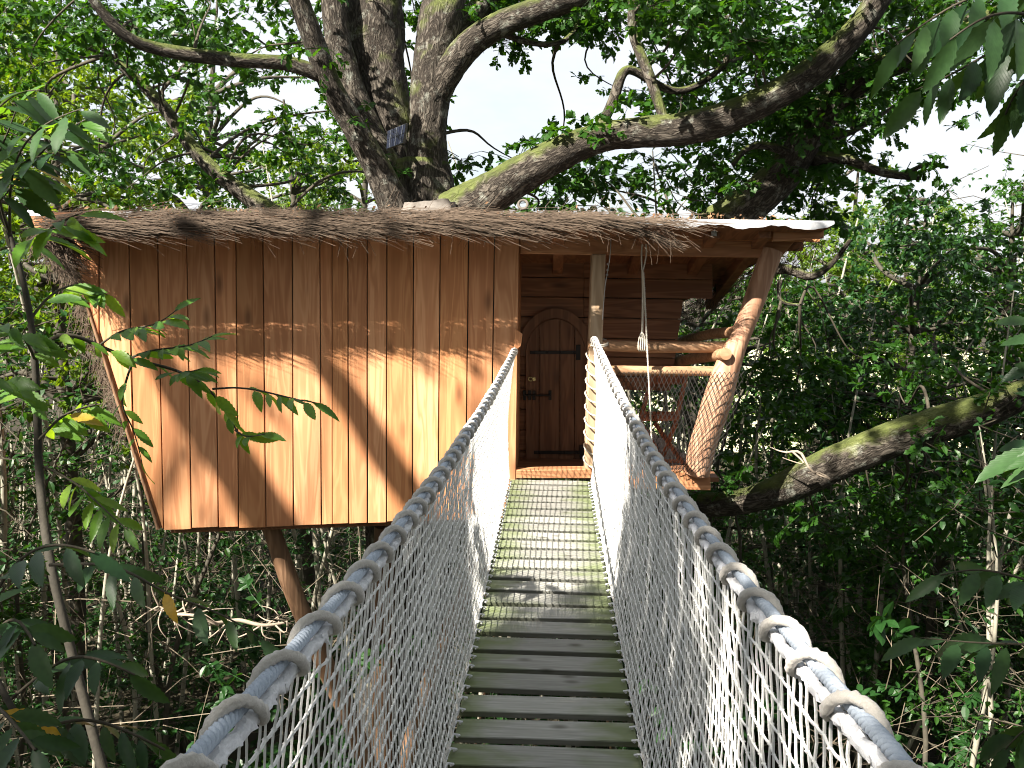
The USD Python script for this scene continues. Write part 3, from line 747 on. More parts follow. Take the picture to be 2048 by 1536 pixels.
obj('brush', segs(p0, p1, np.array(rad), 3), 'brush', roof, kind='stuff')

# ------------------------------------------------------------------ rope bridge
bridge = thing('rope_bridge', 'suspended rope bridge with white netting sides and grey planks leading to the treehouse', 'rope bridge')
r = random.Random(8)
PITCH = 0.21
for k in range(43):
    y0 = -1.05 + k * PITCH + r.uniform(-.006, .006)
    if y0 > 7.9:
        break
    w = 0.153 + r.uniform(-.006, .006); tilt = r.uniform(-.004, .004); yaw = r.uniform(-.006, .006)
    xl, xr = -0.322 + r.uniform(-.006, .006), 0.322 + r.uniform(-.006, .006)
    q = [(xl, y0 - yaw, tilt), (xr, y0 + yaw, -tilt), (xr, y0 + w + yaw, -tilt), (xl, y0 + w - yaw, tilt)]
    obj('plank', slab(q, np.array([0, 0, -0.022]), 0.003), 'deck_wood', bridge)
for s in (-1, 1):
    obj('deck_cable', tube([(s * .24, -1.2, -.05), (s * .24, 3.5, -.052), (s * .24, 8.0, -.05)], .013, 8), 'steel', bridge, smooth=True)

LPX = [(369, 1517), (467, 1439), (555, 1339), (619, 1263), (645, 1223), (700, 1165), (737, 1131), (768, 1093), (792, 1055), (826, 1018), (914, 893), (959, 817), (1003, 752), (1033, 686)]
RPX = [(1782, 1476), (1710, 1407), (1656, 1360), (1601, 1298), (1553, 1250), (1512, 1196), (1477, 1144), (1442, 1100), (1412, 1066), (1378, 1018), (1301, 889), (1273, 841), (1239, 787), (1219, 742), (1193, 684)]


def rope_line(px, side):
    """Handrail: lies in the upright plane of its side of the bridge, which narrows a little to the far end."""
    out = []
    for x, y in px:
        X = 0.36
        for _ in range(6):
            P = atx(x, y, side * X); X = np.interp(P[1], [1, 4, 7.9], [0.365, 0.355, 0.30 if side < 0 else 0.33])
        out.append(P)
    out = np.array(out)
    a = np.polyfit(out[:, 1], out[:, 2], 3)
    ys = np.linspace(-1.0, 7.93, 240)
    z = np.polyval(a, np.clip(ys, out[0, 1], None)) + 0.02 * np.clip(out[0, 1] - ys, 0, None)
    X = np.interp(ys, [1, 4, 7.9], [0.365, 0.355, 0.30 if side < 0 else 0.33])
    return np.stack([side * X, ys, z], 1)


def along(line, y):
    return np.stack([np.interp(y, line[:, 1], line[:, k]) for k in range(3)], -1)


nr = np.random.default_rng(21)
for side, px in ((-1, LPX), (1, RPX)):
    line = rope_line(px, side)
    # three-strand handrail rope
    b = MB(); ys = np.arange(-1.0, 7.93, 0.006); c = along(line, ys)
    for s_ in range(4):
        ph = ys * 2 * np.pi / 0.052 + s_ * np.pi / 2
        b.add(*tube(c + 0.0060 * np.stack([np.cos(ph), 0 * ph, np.sin(ph)], 1), 0.0047, 6))
    obj('hand_rope', b.get(), 'hand_rope', bridge, smooth=True)
    # fuzzy white net edge rope, bound under and inside the handrail
    ys = np.arange(-1.0, 7.92, 0.008); c = along(line, ys)
    sag = 0.006 * np.sin(ys * 2 * np.pi / 0.19) ** 2
    c = c + np.stack([-side * (0.008 + 0 * ys), 0 * ys, -0.017 - sag], 1)
    v, f = tube(c, 0.0098, 8)
    v = v + (meshkit.fbm(v * 150, 2, 4)[:, None] - 0.5) * 0.013 * nr.normal(0, 1, v.shape)
    obj('edge_rope', (v, f), 'edge_rope', bridge, smooth=40)
    # lashing rope wound round both
    b = MB(); ys = np.arange(-0.95, 7.9, 0.0052); th = ys * 2 * np.pi / 0.185 + 0.45 * np.sin(ys * 3.1 + side) + 0.35 * np.sin(ys * 7.7 + 2 * side)
    ph = th - 0.05 * np.sin(th)                        # steep over the top, long below
    c = along(line, ys) + np.stack([-side * 0.004 - side * (0.0200 + .002 * np.sin(ys * 5)) * np.sin(ph), 0 * ys, -0.008 + 0.0255 * np.cos(ph)], 1)
    v, f = tube(c, 0.0078 + 0.0008 * np.sin(ys * 2 * np.pi / 0.011), 8)
    v = v + nr.normal(0, 0.0007, v.shape)
    obj('lashing', (v, f), 'lash_rope', bridge, smooth=True)
    # knotted net from the handrail down to the plank ends
    cell = 0.038
    yc = np.arange(-0.95, 7.9, cell); R = 21
    yc = yc + nr.normal(0, 0.002, len(yc))
    tp = along(line, yc) + [-side * .008, 0, -0.026]
    G = np.zeros((R + 1, len(yc), 3))
    for i_ in range(R + 1):
        t = i_ / R
        bt_ = np.stack([np.full(len(yc), side * 0.326), yc, np.full(len(yc), 0.012)], 1)
        G[i_] = tp * (1 - t) + bt_ * t
        G[i_, :, 0] += side * 0.035 * math.sin(math.pi * t) * (0.7 + 0.5 * meshkit.fbm(np.stack([yc * 0.7, 0 * yc + t * 2, 0 * yc], -1), 2, 3 + side))
        G[i_, :, 1] += 0.010 * (meshkit.fbm(np.stack([yc * 1.5, 0 * yc + t * 5, 0 * yc + 4], -1), 2, 6) - 0.5) * 2
    G += nr.normal(0, 0.0012, G.shape)
    # cords slacken a little between knots
    A, B = G[:-1].reshape(-1, 3), G[1:].reshape(-1, 3)
    mid = (A + B) / 2 + nr.normal(0, 0.0011, A.shape)
    hA, hB = G[:, :-1].reshape(-1, 3), G[:, 1:].reshape(-1, 3)
    hm = (hA + hB) / 2 + [0, 0, -0.002]
    b = MB().add(*segs(np.vstack([A, mid, hA, hm]), np.vstack([mid, B, hm, hB]), np.r_[np.full(2 * len(A), 0.0022), np.full(2 * len(hA), 0.0026)], 4)).add(*blobs(G.reshape(-1, 3) + nr.normal(0, .0006, (G.size // 3, 3)), nr.uniform(.0036, .0050, G.size // 3)))
    obj('net', b.get(), 'net_cord', bridge, kind='stuff')
    # cord that laces the net to the plank ends
    ys = np.arange(-1.0, 7.9, 0.02)
    c = np.stack([side * (0.330 + 0.006 * np.sin(ys * 60)), ys, 0.014 + 0.008 * np.sin(ys * 2 * np.pi / 0.21)], 1)
    obj('lacing', tube(c, 0.0058, 6), 'lash_rope', bridge, smooth=True)
    b = MB()
    for y in np.arange(-0.9, 7.8, PITCH / 2):
        b.add(*tube([(side * .33, y, .01), (side * .318, y + .015, .028), (side * .30, y + .03, .018), (side * .31, y + .045, .004)], 0.0042, 5))
    obj('tie_cord', b.get(), 'edge_rope', bridge, kind='stuff')
# loops that tie the right net's end to the porch post and the left end to its block
loops = MB()
for k in range(9):
    y_ = 712 + k * 26
    xl = 1176 - (y_ - 700) * 0.028
    P = [onf(xl + 24, y_ + 16, 0.06), onf(xl + 8, y_ + 12, 0.05), onf(xl - 2, y_, 0.03), onf(xl - 1, y_ - 8, -0.06)]
    loops.add(*tube(resample(P, .02)[0], 0.0065, 6))
obj('post_loop', loops.get(), 'pull_rope', bridge)
cr = onf(1197, 687, -0.03); w_ = MB()
for k in range(2):
    a_ = np.linspace(0, 2 * np.pi, 25)
    w_.add(*tube(np.stack([cr[0] + .075 * np.cos(a_), cr[1] + .08 * np.sin(a_), cr[2] + 0.012 * k + 0.02 * np.sin(a_)], 1), .008, 6, cap=False))
obj('post_loop', w_.get(), 'pull_rope', bridge)

# ------------------------------------------------------------------ small things at the house
pr = thing('pulley_rope', 'pale rope hanging from the porch beam, looped and tied halfway down', 'rope')
P0 = onf(1288, 478, .05)
b = MB()
for dx in (-4, 4):
    b.add(*tube(resample([onf(1288 + dx * .5, 476, .05), onf(1288 + dx * 1.2, 505, .06), onf(1285 + dx * .3, 540, .06)], .02)[0], .006, 6))
b.add(*tube(resample([onf(1285, 540, .06), onf(1286, 600, .06), onf(1284, 668, .06)], .03)[0], .009, 6))
for k in range(4):
    x = 1278 + k * 4
    b.add(*tube(resample([onf(1284, 664, .07), onf(x, 678, .08), onf(x, 702, .08), onf(x + 3, 700, .06), onf(1285, 670, .06)], .02)[0], .0055, 6))
obj('tied_bundle', b.get(), 'pull_rope', pr, smooth=True)
ys = np.linspace(0, 1, 120)
ln = np.array([onf(1287 + t * 18, 545 + t * 365, .08) for t in ys]); ph = ys * 2 * np.pi * 42
b = MB()
for s_ in range(2):
    b.add(*tube(ln + .004 * np.stack([np.cos(ph + s_ * np.pi), np.sin(ph + s_ * np.pi), 0 * ph], 1), .0052, 6))
obj('free_end', b.get(), 'pull_rope', pr, smooth=True)
obj('hook', tube(resample([onf(1288, 462, .05), onf(1286, 470, .06), onf(1288, 480, .06), onf(1291, 474, .05)], .01)[0], .005, 6), 'steel', pr)
wr = thing('tension_wire', 'thin steel wire with clamps hanging beside the square porch post', 'wire')
obj('wire', tube(resample([onf(1222, 475, .04), onf(1219, 520, .05), onf(1212, 560, .04), onf(1205, 640, .02)], .03)[0], .0035, 6), 'steel', wr)
for y_ in (528, 540, 550):
    obj('clamp', trimesh_arr(trimesh.creation.icosphere(1, .011), onf(1216 - (y_ - 528) * .1, y_, .05)), 'steel', wr)
for k, px_ in enumerate((1284, 1429)):
    t = thing('roof_clip', ['small pale clip under the roof edge above the hanging rope', 'small pale clip under the roof edge near its right end'][k], 'clip')
    obj('plate', slab([at(px_ - 6, 462, 7.8), at(px_ - 6, 472, 7.8), at(px_ + 5, 472, 7.8), at(px_ + 5, 462, 7.8)], np.array([0, .02, 0]), .003), 'tarp', t)
    obj('pin', tube([at(px_, 448, 7.79), at(px_, 464, 7.79)], .006, 6), 'steel', t)

ch = thing('folding_chair', 'reddish wooden folding chair on the porch behind the black net', 'chair')
YC = 8.75
def cbar(n_, x0, y0, x1, y1, Ya, Yb, w=.035, h=.022):
    obj(n_, bar(at(x0, y0, Ya), at(x1, y1, Yb), w, h, up=(0, 1, 0.1)), 'chair_wood', ch)


cbar('back_slat', 1300, 758, 1371, 760, YC + .2, YC + .2, .085, .02)
cbar('back_leg', 1303, 752, 1279, 850, YC + .2, YC, .04)
cbar('back_leg', 1372, 752, 1350, 850, YC + .2, YC, .04)
cbar('seat_slat', 1286, 838, 1358, 838, YC, YC); cbar('seat_slat', 1284, 832, 1357, 832, YC + .12, YC + .12); cbar('seat_slat', 1290, 827, 1359, 827, YC + .24, YC + .24)
cbar('leg', 1310, 846, 1366, 928, YC + .22, YC + .05, .04); cbar('leg', 1282, 846, 1330, 928, YC + .24, YC + .07, .04)
cbar('leg', 1350, 850, 1322, 924, YC, YC + .3, .04)
cbar('foot_rail', 1326, 922, 1365, 922, YC + .06, YC + .06)

sp = thing('solar_panel', 'small dark solar panel tilted on the forked oak trunk', 'solar panel')
YS = 9.15
q = [at(775, 262, YS), at(773, 298, YS - .02), at(806, 286, YS + .06), at(813, 246, YS + .08)]
obj('frame', slab(q, np.array([.012, .035, 0.0]), .004), 'roof_felt', sp)
for k in range(3):
    for l in range(2):
        s0, s1, t0, t1 = k / 3 + .012, (k + 1) / 3 - .012, l / 2 + .02, (l + 1) / 2 - .008
        bl = lambda s, t: (np.array(q[0]) * (1 - s) * (1 - t) + np.array(q[1]) * (1 - s) * t + np.array(q[3]) * s * (1 - t) + np.array(q[2]) * s * t) - np.array([0.001, .004, 0])
        obj('cell', slab([bl(s0, t0), bl(s0, t1), bl(s1, t1), bl(s1, t0)], np.array([0, .003, 0]), .001), 'solar_cell', sp)
for s0 in (.18, .5, .82):
    obj('contact_line', slab([bl(s0 - .008, .03), bl(s0 - .008, .97), bl(s0 + .008, .97), bl(s0 + .008, .03)] - np.array([0, .0035, 0]), np.array([0, .002, 0]), .0005), 'solar_line', sp)
obj('bracket', bar(at(798, 282, YS + .06), at(806, 288, YS + .3), .03, .03), 'iron', sp)

# tarpaulin collar round the trunk, ring and leaf litter on the roof
a_ = np.linspace(0, 2 * np.pi, 49); rows_ = []
for k, (rr, z) in enumerate(((0.30, .40), (0.33, .36), (0.42, .26), (0.52, .12), (0.62, .02))):
    nz = meshkit.fbm(np.stack([np.cos(a_) * 2.2, np.sin(a_) * 2.2, 0 * a_ + k * .5], -1), 3, 8) - .5
    rows_.append(np.stack([-1.17 + (rr + .18 * nz) * np.cos(a_) * 1.15, 9.35 + (rr + .12 * nz) * np.sin(a_), 1.86 + z + .14 * nz], 1))
cv = np.vstack(rows_); cf = []
for k in range(4):
    for l in range(48):
        p_ = k * 49 + l
        cf += [[p_, p_ + 49, p_ + 50], [p_, p_ + 50, p_ + 1]]
tag(obj('tarp_collar', (cv, np.array(cf)), 'collar', smooth=True), 'crumpled brownish grey tarpaulin collar round the oak trunk on the roof', 'tarpaulin')
ring = trimesh.creation.torus(.035, .011, major_sections=24, minor_sections=8)
ring.apply_transform(trimesh.transformations.rotation_matrix(np.pi / 2 - .3, [1, 0, 0]))
tag(obj('rope_ring', trimesh_arr(ring, at(1046, 409, 7.8)), 'collar', smooth=True), 'small grey ring lying on the roof edge above the door', 'ring')
lr = np.random.default_rng(33); b = MB()
for k in range(1500):
    t = lr.uniform(.03, .97); s = lr.exponential(.05)
    if s > .5: continue
    P = (rf0 * (1 - t) + rf1 * t) * (1 - s) + (rb0 * (1 - t) + rb1 * t) * s + [0, 0, .012 + lr.exponential(.016)]
    a1_, a2_ = lr.normal(0, 1, (2, 3)); a1_ /= np.linalg.norm(a1_); a2_ = _n(a2_ - a1_ * (a1_ @ a2_))
    L, W = lr.uniform(.010, .028), lr.uniform(.005, .012)
    b.add([P - a1_ * L, P + a2_ * W + [0, 0, .004], P + a1_ * L, P - a2_ * W], [[0, 1, 2], [0, 2, 3]])
tag(obj('fallen_leaves', b.get(), 'litter'), 'brown fallen leaves and bits lying along the front edge of the roof', 'leaves', kind='stuff')


# ------------------------------------------------------------------ leaves
def leaf(L, W, kind, rr, stations=None):
    """One leaf along +y from its stalk, upper side +z; (vertices, faces, uv)."""
    if kind == 'oak':
        t = np.array([0, .12, .26, .36, .50, .60, .75, .84, 1.0]); w = np.array([.03, .16, .30, .17, .46, .27, .50, .30, 0.02])
    elif kind == 'chestnut':
        t = np.linspace(0, 1, 17); w = 0.5 * np.sin(np.pi * np.clip(t, .004, .996) ** 0.85) ** 0.8; w[1::2] *= 0.83; w[0] = .02; w[-1] = .01
    else:
        t = np.array([0, .25, .55, .8, 1.0]); w = np.array([.04, .38, .5, .32, .02])
    bend = rr.uniform(.05, .35); fold = rr.uniform(.05, .4); tw = rr.uniform(-.5, .5)
    v, uv = [], []
    for ti, wi in zip(t, w):
        z = -bend * L * ti ** 2
        for s in (-1, 0, 1):
            x = s * wi * W
            v.append((x * math.cos(tw * ti) + 0, L * ti + (0.05 * L if s and kind == 'chestnut' else 0), z + abs(x) * fold + x * math.sin(tw * ti)))
            uv.append((s * wi, ti))
    f = []
    for k in range(len(t) - 1):
        a = k * 3
        f += [[a, a + 1, a + 4], [a, a + 4, a + 3], [a + 1, a + 2, a + 5], [a + 1, a + 5, a + 4]]
    return np.array(v, float), np.array(f), np.array(uv)


def rot(yaw, pitch, roll):
    cy, sy, cp, sp_, cr_, sr = math.cos(yaw), math.sin(yaw), math.cos(pitch), math.sin(pitch), math.cos(roll), math.sin(roll)
    Rz = np.array([[cy, -sy, 0], [sy, cy, 0], [0, 0, 1]]); Rx = np.array([[1, 0, 0], [0, cp, -sp_], [0, sp_, cp]]); Ry = np.array([[cr_, 0, sr], [0, 1, 0], [-sr, 0, cr_]])
    return Rz @ Rx @ Ry


def spray(kind, L, n, seed, reach=0.34):
    """A leafy twig tip: n leaves round a thin stalk along +y."""
    rr = random.Random(seed); b = MB()
    tw = [(0, 0, 0), (rr.uniform(-.03, .03), reach * .5, rr.uniform(-.02, .04)), (rr.uniform(-.05, .05), reach, rr.uniform(-.05, .03))]
    b.add(*tube(tw, [.004, .003, .002], 3, cap=False))
    for k in range(n):
        t = rr.uniform(.15, 1.0) if k > n // 3 else rr.uniform(.85, 1.0)
        P = np.array(tw[0]) * (1 - t) ** 2 + 2 * np.array(tw[1]) * t * (1 - t) + np.array(tw[2]) * t * t
        l = L * rr.uniform(.7, 1.2)
        v, f, _ = leaf(l, l * (.58 if kind == 'oak' else .5), kind, rr)
        yaw = rr.choice((-1, 1)) * rr.uniform(.2, 1.5) if t < .9 else rr.uniform(-2.2, 2.2)
        b.add(v @ rot(yaw, rr.uniform(-.9, .5), rr.uniform(-.7, .7)).T + P, f)
    return b.get()


SPRAYS = {'oak': [spray('oak', .092, 15, s) for s in range(5)], 'plain': [spray('plain', .082, 19, 20 + s, .4) for s in range(4)]}


def quats(n, rg, tilt=0.6):
    yaw = rg.uniform(0, 2 * np.pi, n); ax = rg.uniform(0, 2 * np.pi, n); an = np.abs(rg.normal(0, tilt, n))
    q1 = np.stack([np.cos(yaw / 2), 0 * yaw, 0 * yaw, np.sin(yaw / 2)], 1)
    q2 = np.stack([np.cos(an / 2), np.cos(ax) * np.sin(an / 2), np.sin(ax) * np.sin(an / 2), 0 * an], 1)
    w1, x1, y1, z1 = q2.T; w2, x2, y2, z2 = q1.T
    return np.stack([w1 * w2 - x1 * x2 - y1 * y2 - z1 * z2, w1 * x2 + x1 * w2 + y1 * z2 - z1 * y2, w1 * y2 - x1 * z2 + y1 * w2 + z1 * x2, w1 * z2 + x1 * y2 - y1 * x2 + z1 * w2], 1)


def crown(parent, name, pts, kind, material, seed, smin=.8, smax=1.3, tilt=.6):
    """The leaves of a tree: leafy twig tips set at the points."""
    pts = np.asarray(pts, float)
    rg = np.random.default_rng(seed)
    pi = UsdGeom.PointInstancer.Define(stage, path_of(name, parent))
    protos = []
    for k, s in enumerate(SPRAYS[kind]):
        m = usdkit.mesh(stage, f'{pi.GetPath()}/spray_{k + 1:03d}', s, M[material])
        protos.append(m.GetPath())
    pi.CreatePrototypesRel().SetTargets(protos)
    pi.CreateProtoIndicesAttr(Vt.IntArray.FromNumpy(rg.integers(0, len(protos), len(pts)).astype(np.int32)))
    pi.CreatePositionsAttr(Vt.Vec3fArray.FromNumpy(pts.astype(np.float32)))
    q = quats(len(pts), rg, tilt)
    pi.CreateOrientationsAttr(Vt.QuathArray([Gf.Quath(*map(float, x)) for x in q]))
    sc = rg.uniform(smin, smax, len(pts))
    pi.CreateScalesAttr(Vt.Vec3fArray.FromNumpy(np.repeat(sc[:, None], 3, 1).astype(np.float32)))
    return tag(pi.GetPrim(), kind='stuff')


def clump(c, rad, n, rg, flat=.6):
    p = rg.normal(0, 1, (n, 3)); p /= np.linalg.norm(p, axis=1, keepdims=True)
    return np.asarray(c) + p * (rg.random((n, 1)) ** .45) * np.asarray([rad, rad, rad * flat])


def twig_to(c, base, rg, r0=.02, r1=.005):
    """A crooked branch from a point of the wood to a clump."""
    c, base = np.asarray(c, float), np.asarray(base, float)
    L = np.linalg.norm(c - base)
    m1 = base * .65 + c * .35 + rg.normal(0, .09 * L, 3) + [0, 0, .08 * L]
    m2 = base * .3 + c * .7 + rg.normal(0, .07 * L, 3) + [0, 0, .05 * L]
    p, r_, _ = resample([base, m1, m2, c], max(.08, L / 14), [r0, r0 * .7, r0 * .45, r1])
    return tube(p, r_, 5, cap=False)


# ------------------------------------------------------------------ the oak that carries the house
oak = thing('oak_tree', 'great mossy oak with many spreading limbs, its trunk rising through the treehouse roof', 'tree', (0, 0, 0))


def pl(lst):
    """(px, py, depth) triples -> points."""
    return [at(x, y, Y) for x, y, Y in lst]


LIMBS = []


def oak_limb(name, lst, widths, seed, sides=30, step=.03, pts=None):
    p = pl(lst) if pts is None else pts
    rad = [w * .5 * q[1] / FPX for w, q in zip(widths, p)]
    (v, f), uv = limb(p, rad, sides, step, .10, seed)
    obj(name, (v, f), 'oak_bark', oak, smooth=True, uv=uv)
    LIMBS.append(resample(p, .15)[0])


oak_limb('trunk', [(800, 1900, 9.9), (805, 1500, 9.8), (820, 1100, 9.75), (835, 700, 9.7), (838, 420, 9.7), (838, 330, 9.75)], [210, 190, 180, 175, 150, 120], 1, 44, .05)
oak_limb('limb', [(848, 440, 9.7), (850, 350, 9.7), (858, 240, 9.7), (868, 130, 9.75), (882, 40, 9.8), (905, -80, 10.0), (930, -260, 10.3)], [100, 92, 72, 74, 82, 66, 50], 2, 36)
oak_limb('limb', [(822, 380, 9.75), (790, 280, 9.8), (764, 170, 9.9), (752, 60, 10), (748, -60, 10.1), (740, -240, 10.4)], [95, 90, 96, 108, 92, 70], 3, 36)
oak_limb('limb', [(800, 380, 9.6), (752, 290, 9.6), (712, 200, 9.6), (684, 120, 9.6), (668, 30, 9.6), (655, -120, 9.7)], [60, 54, 52, 50, 46, 36], 4)
oak_limb('limb', [(795, 425, 9.2), (758, 345, 9.1), (706, 250, 9.0), (664, 175, 8.9), (630, 90, 8.8), (598, 0, 8.7), (570, -100, 8.6)], [66, 54, 46, 42, 40, 38, 32], 5)
oak_limb('limb', [(640, 150, 8.85), (580, 128, 8.8), (500, 122, 8.7), (400, 112, 8.6), (310, 96, 8.5), (262, 78, 8.4), (210, 30, 8.3), (160, -40, 8.2)], [28, 27, 26, 26, 24, 22, 20, 16], 6, 18)
oak_limb('limb', [(872, 190, 9.7), (925, 105, 9.6), (990, 55, 9.5), (1070, 22, 9.4), (1160, -10, 9.3), (1260, -60, 9.2)], [56, 54, 50, 48, 44, 36], 7)
oak_limb('limb', [(885, 85, 9.75), (930, 40, 9.9), (985, -5, 10.1), (1060, -80, 10.3)], [44, 40, 36, 28], 8, 22)
oak_limb('limb', [(900, 430, 9.4), (960, 400, 9.3), (1040, 352, 9.2), (1130, 302, 9.1), (1240, 268, 9.0), (1390, 254, 8.9), (1500, 216, 8.8), (1590, 168, 8.7), (1680, 96, 8.6), (1750, 10, 8.5), (1800, -90, 8.4)], [90, 84, 72, 64, 56, 60, 58, 54, 50, 46, 40], 9)
oak_limb('limb', [(1360, 520, 9.9), (1470, 430, 9.7), (1550, 365, 9.6), (1610, 285, 9.5), (1665, 205, 9.4), (1740, 145, 9.3), (1830, 108, 9.2), (1940, 60, 9.1), (2060, 0, 9.0)], [80, 78, 74, 62, 58, 54, 50, 44, 38], 10)
oak_limb('limb', [(1625, 318, 9.5), (1690, 318, 9.5), (1750, 340, 9.4), (1800, 351, 9.4), (1838, 356, 9.4)], [26, 22, 18, 14, 8], 11, 14, .025)
oak_limb('limb', [(1812, 352, 9.4), (1830, 338, 9.4), (1852, 330, 9.35), (1896, 335, 9.3)], [12, 9, 8, 6], 12, 10, .02)
oak_limb('limb', [(1605, 318, 9.5), (1550, 296, 9.4), (1500, 294, 9.3), (1466, 330, 9.2)], [22, 17, 13, 8], 13, 12, .025)
oak_limb('limb', [(560, 440, 10.4), (500, 395, 10.5), (430, 342, 10.6), (382, 292, 10.7), (335, 225, 10.8), (280, 165, 10.9), (215, 110, 11.0)], [44, 36, 30, 28, 24, 20, 14], 14, 18)
oak_limb('limb', [(850, 1040, 9.7), (1100, 1030, 9.3), (1390, 1010, 9.0), (1500, 1000, 8.8), (1600, 962, 8.7), (1740, 896, 8.6), (1890, 846, 8.5), (2080, 775, 8.4)], [60, 56, 46, 50, 66, 70, 66, 52], 15, 30)
oak_limb('limb', [(1700, 160, 9.3), (1660, 210, 9.5), (1640, 260, 9.8), (1650, 280, 10), (1710, 262, 10.2)], [20, 16, 16, 12, 8], 16, 12)
oak_limb('limb', [(1335, 262, 8.9), (1290, 130, 9.1), (1265, 60, 9.2), (1270, -40, 9.3)], [18, 20, 16, 12], 17, 12)
oak_limb('limb', [(1180, 290, 9.05), (1230, 190, 9.2), (1255, 140, 9.3), (1340, 180, 9.4), (1450, 130, 9.5)], [18, 20, 17, 14, 10], 18, 12)
oak_limb('limb', [(990, 60, 9.5), (1060, 85, 9.6), (1130, 80, 9.7), (1170, 30, 9.8), (1230, -20, 9.9)], [14, 12, 10, 9, 7], 19, 10)
oak_limb('limb', [(1510, 545, 9.6), (1580, 540, 9.5), (1620, 552, 9.4), (1660, 530, 9.4), (1700, 480, 9.3)], [24, 20, 17, 12, 8], 20, 12)
oak_limb('limb', [(1560, 560, 9.5), (1562, 600, 9.5), (1600, 610, 9.4)], [10, 8, 5], 21, 8)
WOOD = np.vstack(LIMBS)

# leaf masses of the oak: (px range, py range, depth range, clumps, sprays per clump, clump radius)
og = np.random.default_rng(17)
pts, branches = [], MB()
REG = [((0, 620), (-60, 130), (8.6, 11.5), 25, 14, .40), ((0, 620), (130, 400), (10, 12.5), 12, 13, .40), ((900, 1260), (-60, 90), (9.9, 12), 24, 14, .40),
       ((1230, 1760), (-60, 130), (8.4, 11), 32, 14, .40), ((1200, 1620), (130, 250), (9.2, 11.5), 14, 14, .34), ((1000, 1650), (300, 430), (9.6, 11.5), 20, 14, .34),
       ((1450, 1800), (170, 330), (9.3, 11.5), 18, 14, .36), ((1740, 2060), (-60, 190), (8.4, 11.5), 20, 14, .40), ((900, 1180), (100, 400), (10, 12), 5, 8, .30), ((560, 860), (-80, 380), (10.4, 12.5), 13, 12, .38),
       ((1500, 2060), (700, 1060), (9.3, 10.4), 20, 13, .34)]
for (x0, x1), (y0, y1), (d0, d1), nc, ns, rad in REG:
    for k in range(nc):
        c = at(og.uniform(x0, x1), og.uniform(y0, y1), og.uniform(d0, d1))
        px, py = pix(c)
        if 955 < px < 1245 and 90 < py < 310 and og.random() < .95: continue
        if px > 1700 and 215 < py < 420: continue
        if px > 1380 and abs(py - np.interp(px, [1380, 1500, 1600, 1740, 1890, 2080], [1010, 1000, 962, 896, 846, 775])) < 75: continue
        p = clump(c, rad * og.uniform(.7, 1.25), int(ns * og.uniform(.7, 1.3)), og)
        pts.append(p)
        d = np.linalg.norm(WOOD - c, axis=1)
        base = WOOD[np.argmin(d)]
        branches.add(*twig_to(c, base, og, .010 + .012 * min(1, d.min() / 2)))
        for q in p[::3]:
            branches.add(*tube([c + og.normal(0, .04, 3), (c + q) / 2 + og.normal(0, .03, 3), q], [.005, .004, .003], 3, cap=False))
for L in LIMBS:                               # short leafy shoots straight from the limbs
    for k in range(len(L) // 3):
        if og.random() < .5:
            c = L[og.integers(len(L))] + og.normal(0, .16, 3) + [0, -.05, .10]
            pts.append(clump(c, .16, 4, og))
# the part of the crown above and to the left, outside the picture
for k in range(30):
    c = np.array([og.uniform(-3.5, 4.5), og.uniform(8.0, 12.0), og.uniform(5.6, 7.8)])
    pts.append(clump(c, .6, 12, og))
crown(oak, 'crown', np.vstack(pts), 'oak', 'oak_leaf', 3, .75, 1.25, .7)
obj('branches', branches.get(), 'twig_bark', oak, smooth=True, kind='stuff')


# ------------------------------------------------------------------ trees of the wood
def wood_tree(name, label, base, h, rt, cc, cr, nc, ns, kind, material, seed, bark='far_bark', lean=(0, 0), rad=.6, group='trees of the surrounding wood', low=.35, smax=1.3):
    """Trunk, boughs and a clumped crown. cc: crown centre height as share of h; cr: crown radii."""
    rg = np.random.default_rng(seed)
    x, y = base; z = float(ground_z(x, y)) - .1
    t = thing(name, label, 'tree', (x, y, z), group)
    tp = [(0, 0, 0), (lean[0] * .2, lean[1] * .2, h * .3), (lean[0] * .55 + rg.normal(0, .12), lean[1] * .5, h * .6), (lean[0], lean[1], h * .97)]
    p, r_, _ = resample(tp, h / 14, [rt, rt * .8, rt * .55, rt * .12])
    obj('trunk', tube(p, r_, 9), bark, t, smooth=True)
    P, b = [], MB()
    for k in range(nc):
        d = rg.normal(0, 1, 3); d /= np.linalg.norm(d)
        c = np.array([lean[0] * .7, lean[1] * .7, h * cc]) + d * rg.random() ** .4 * np.array(cr)
        if c[2] < h * low * .6: continue
        P.append(clump(c, rad * rg.uniform(.7, 1.3), int(ns * rg.uniform(.7, 1.3)), rg))
        i_ = np.argmin(np.abs(p[:, 2] - (c[2] - .25 * np.hypot(*(c[:2])))))
        b.add(*twig_to(c, p[i_], rg, min(rt * .35, .05), .006))
    obj('branches', b.get(), bark, t, smooth=True, kind='stuff')
    crown(t, 'crown', np.vstack(P), kind, material, seed + 1, .85, smax, .75)
    return t


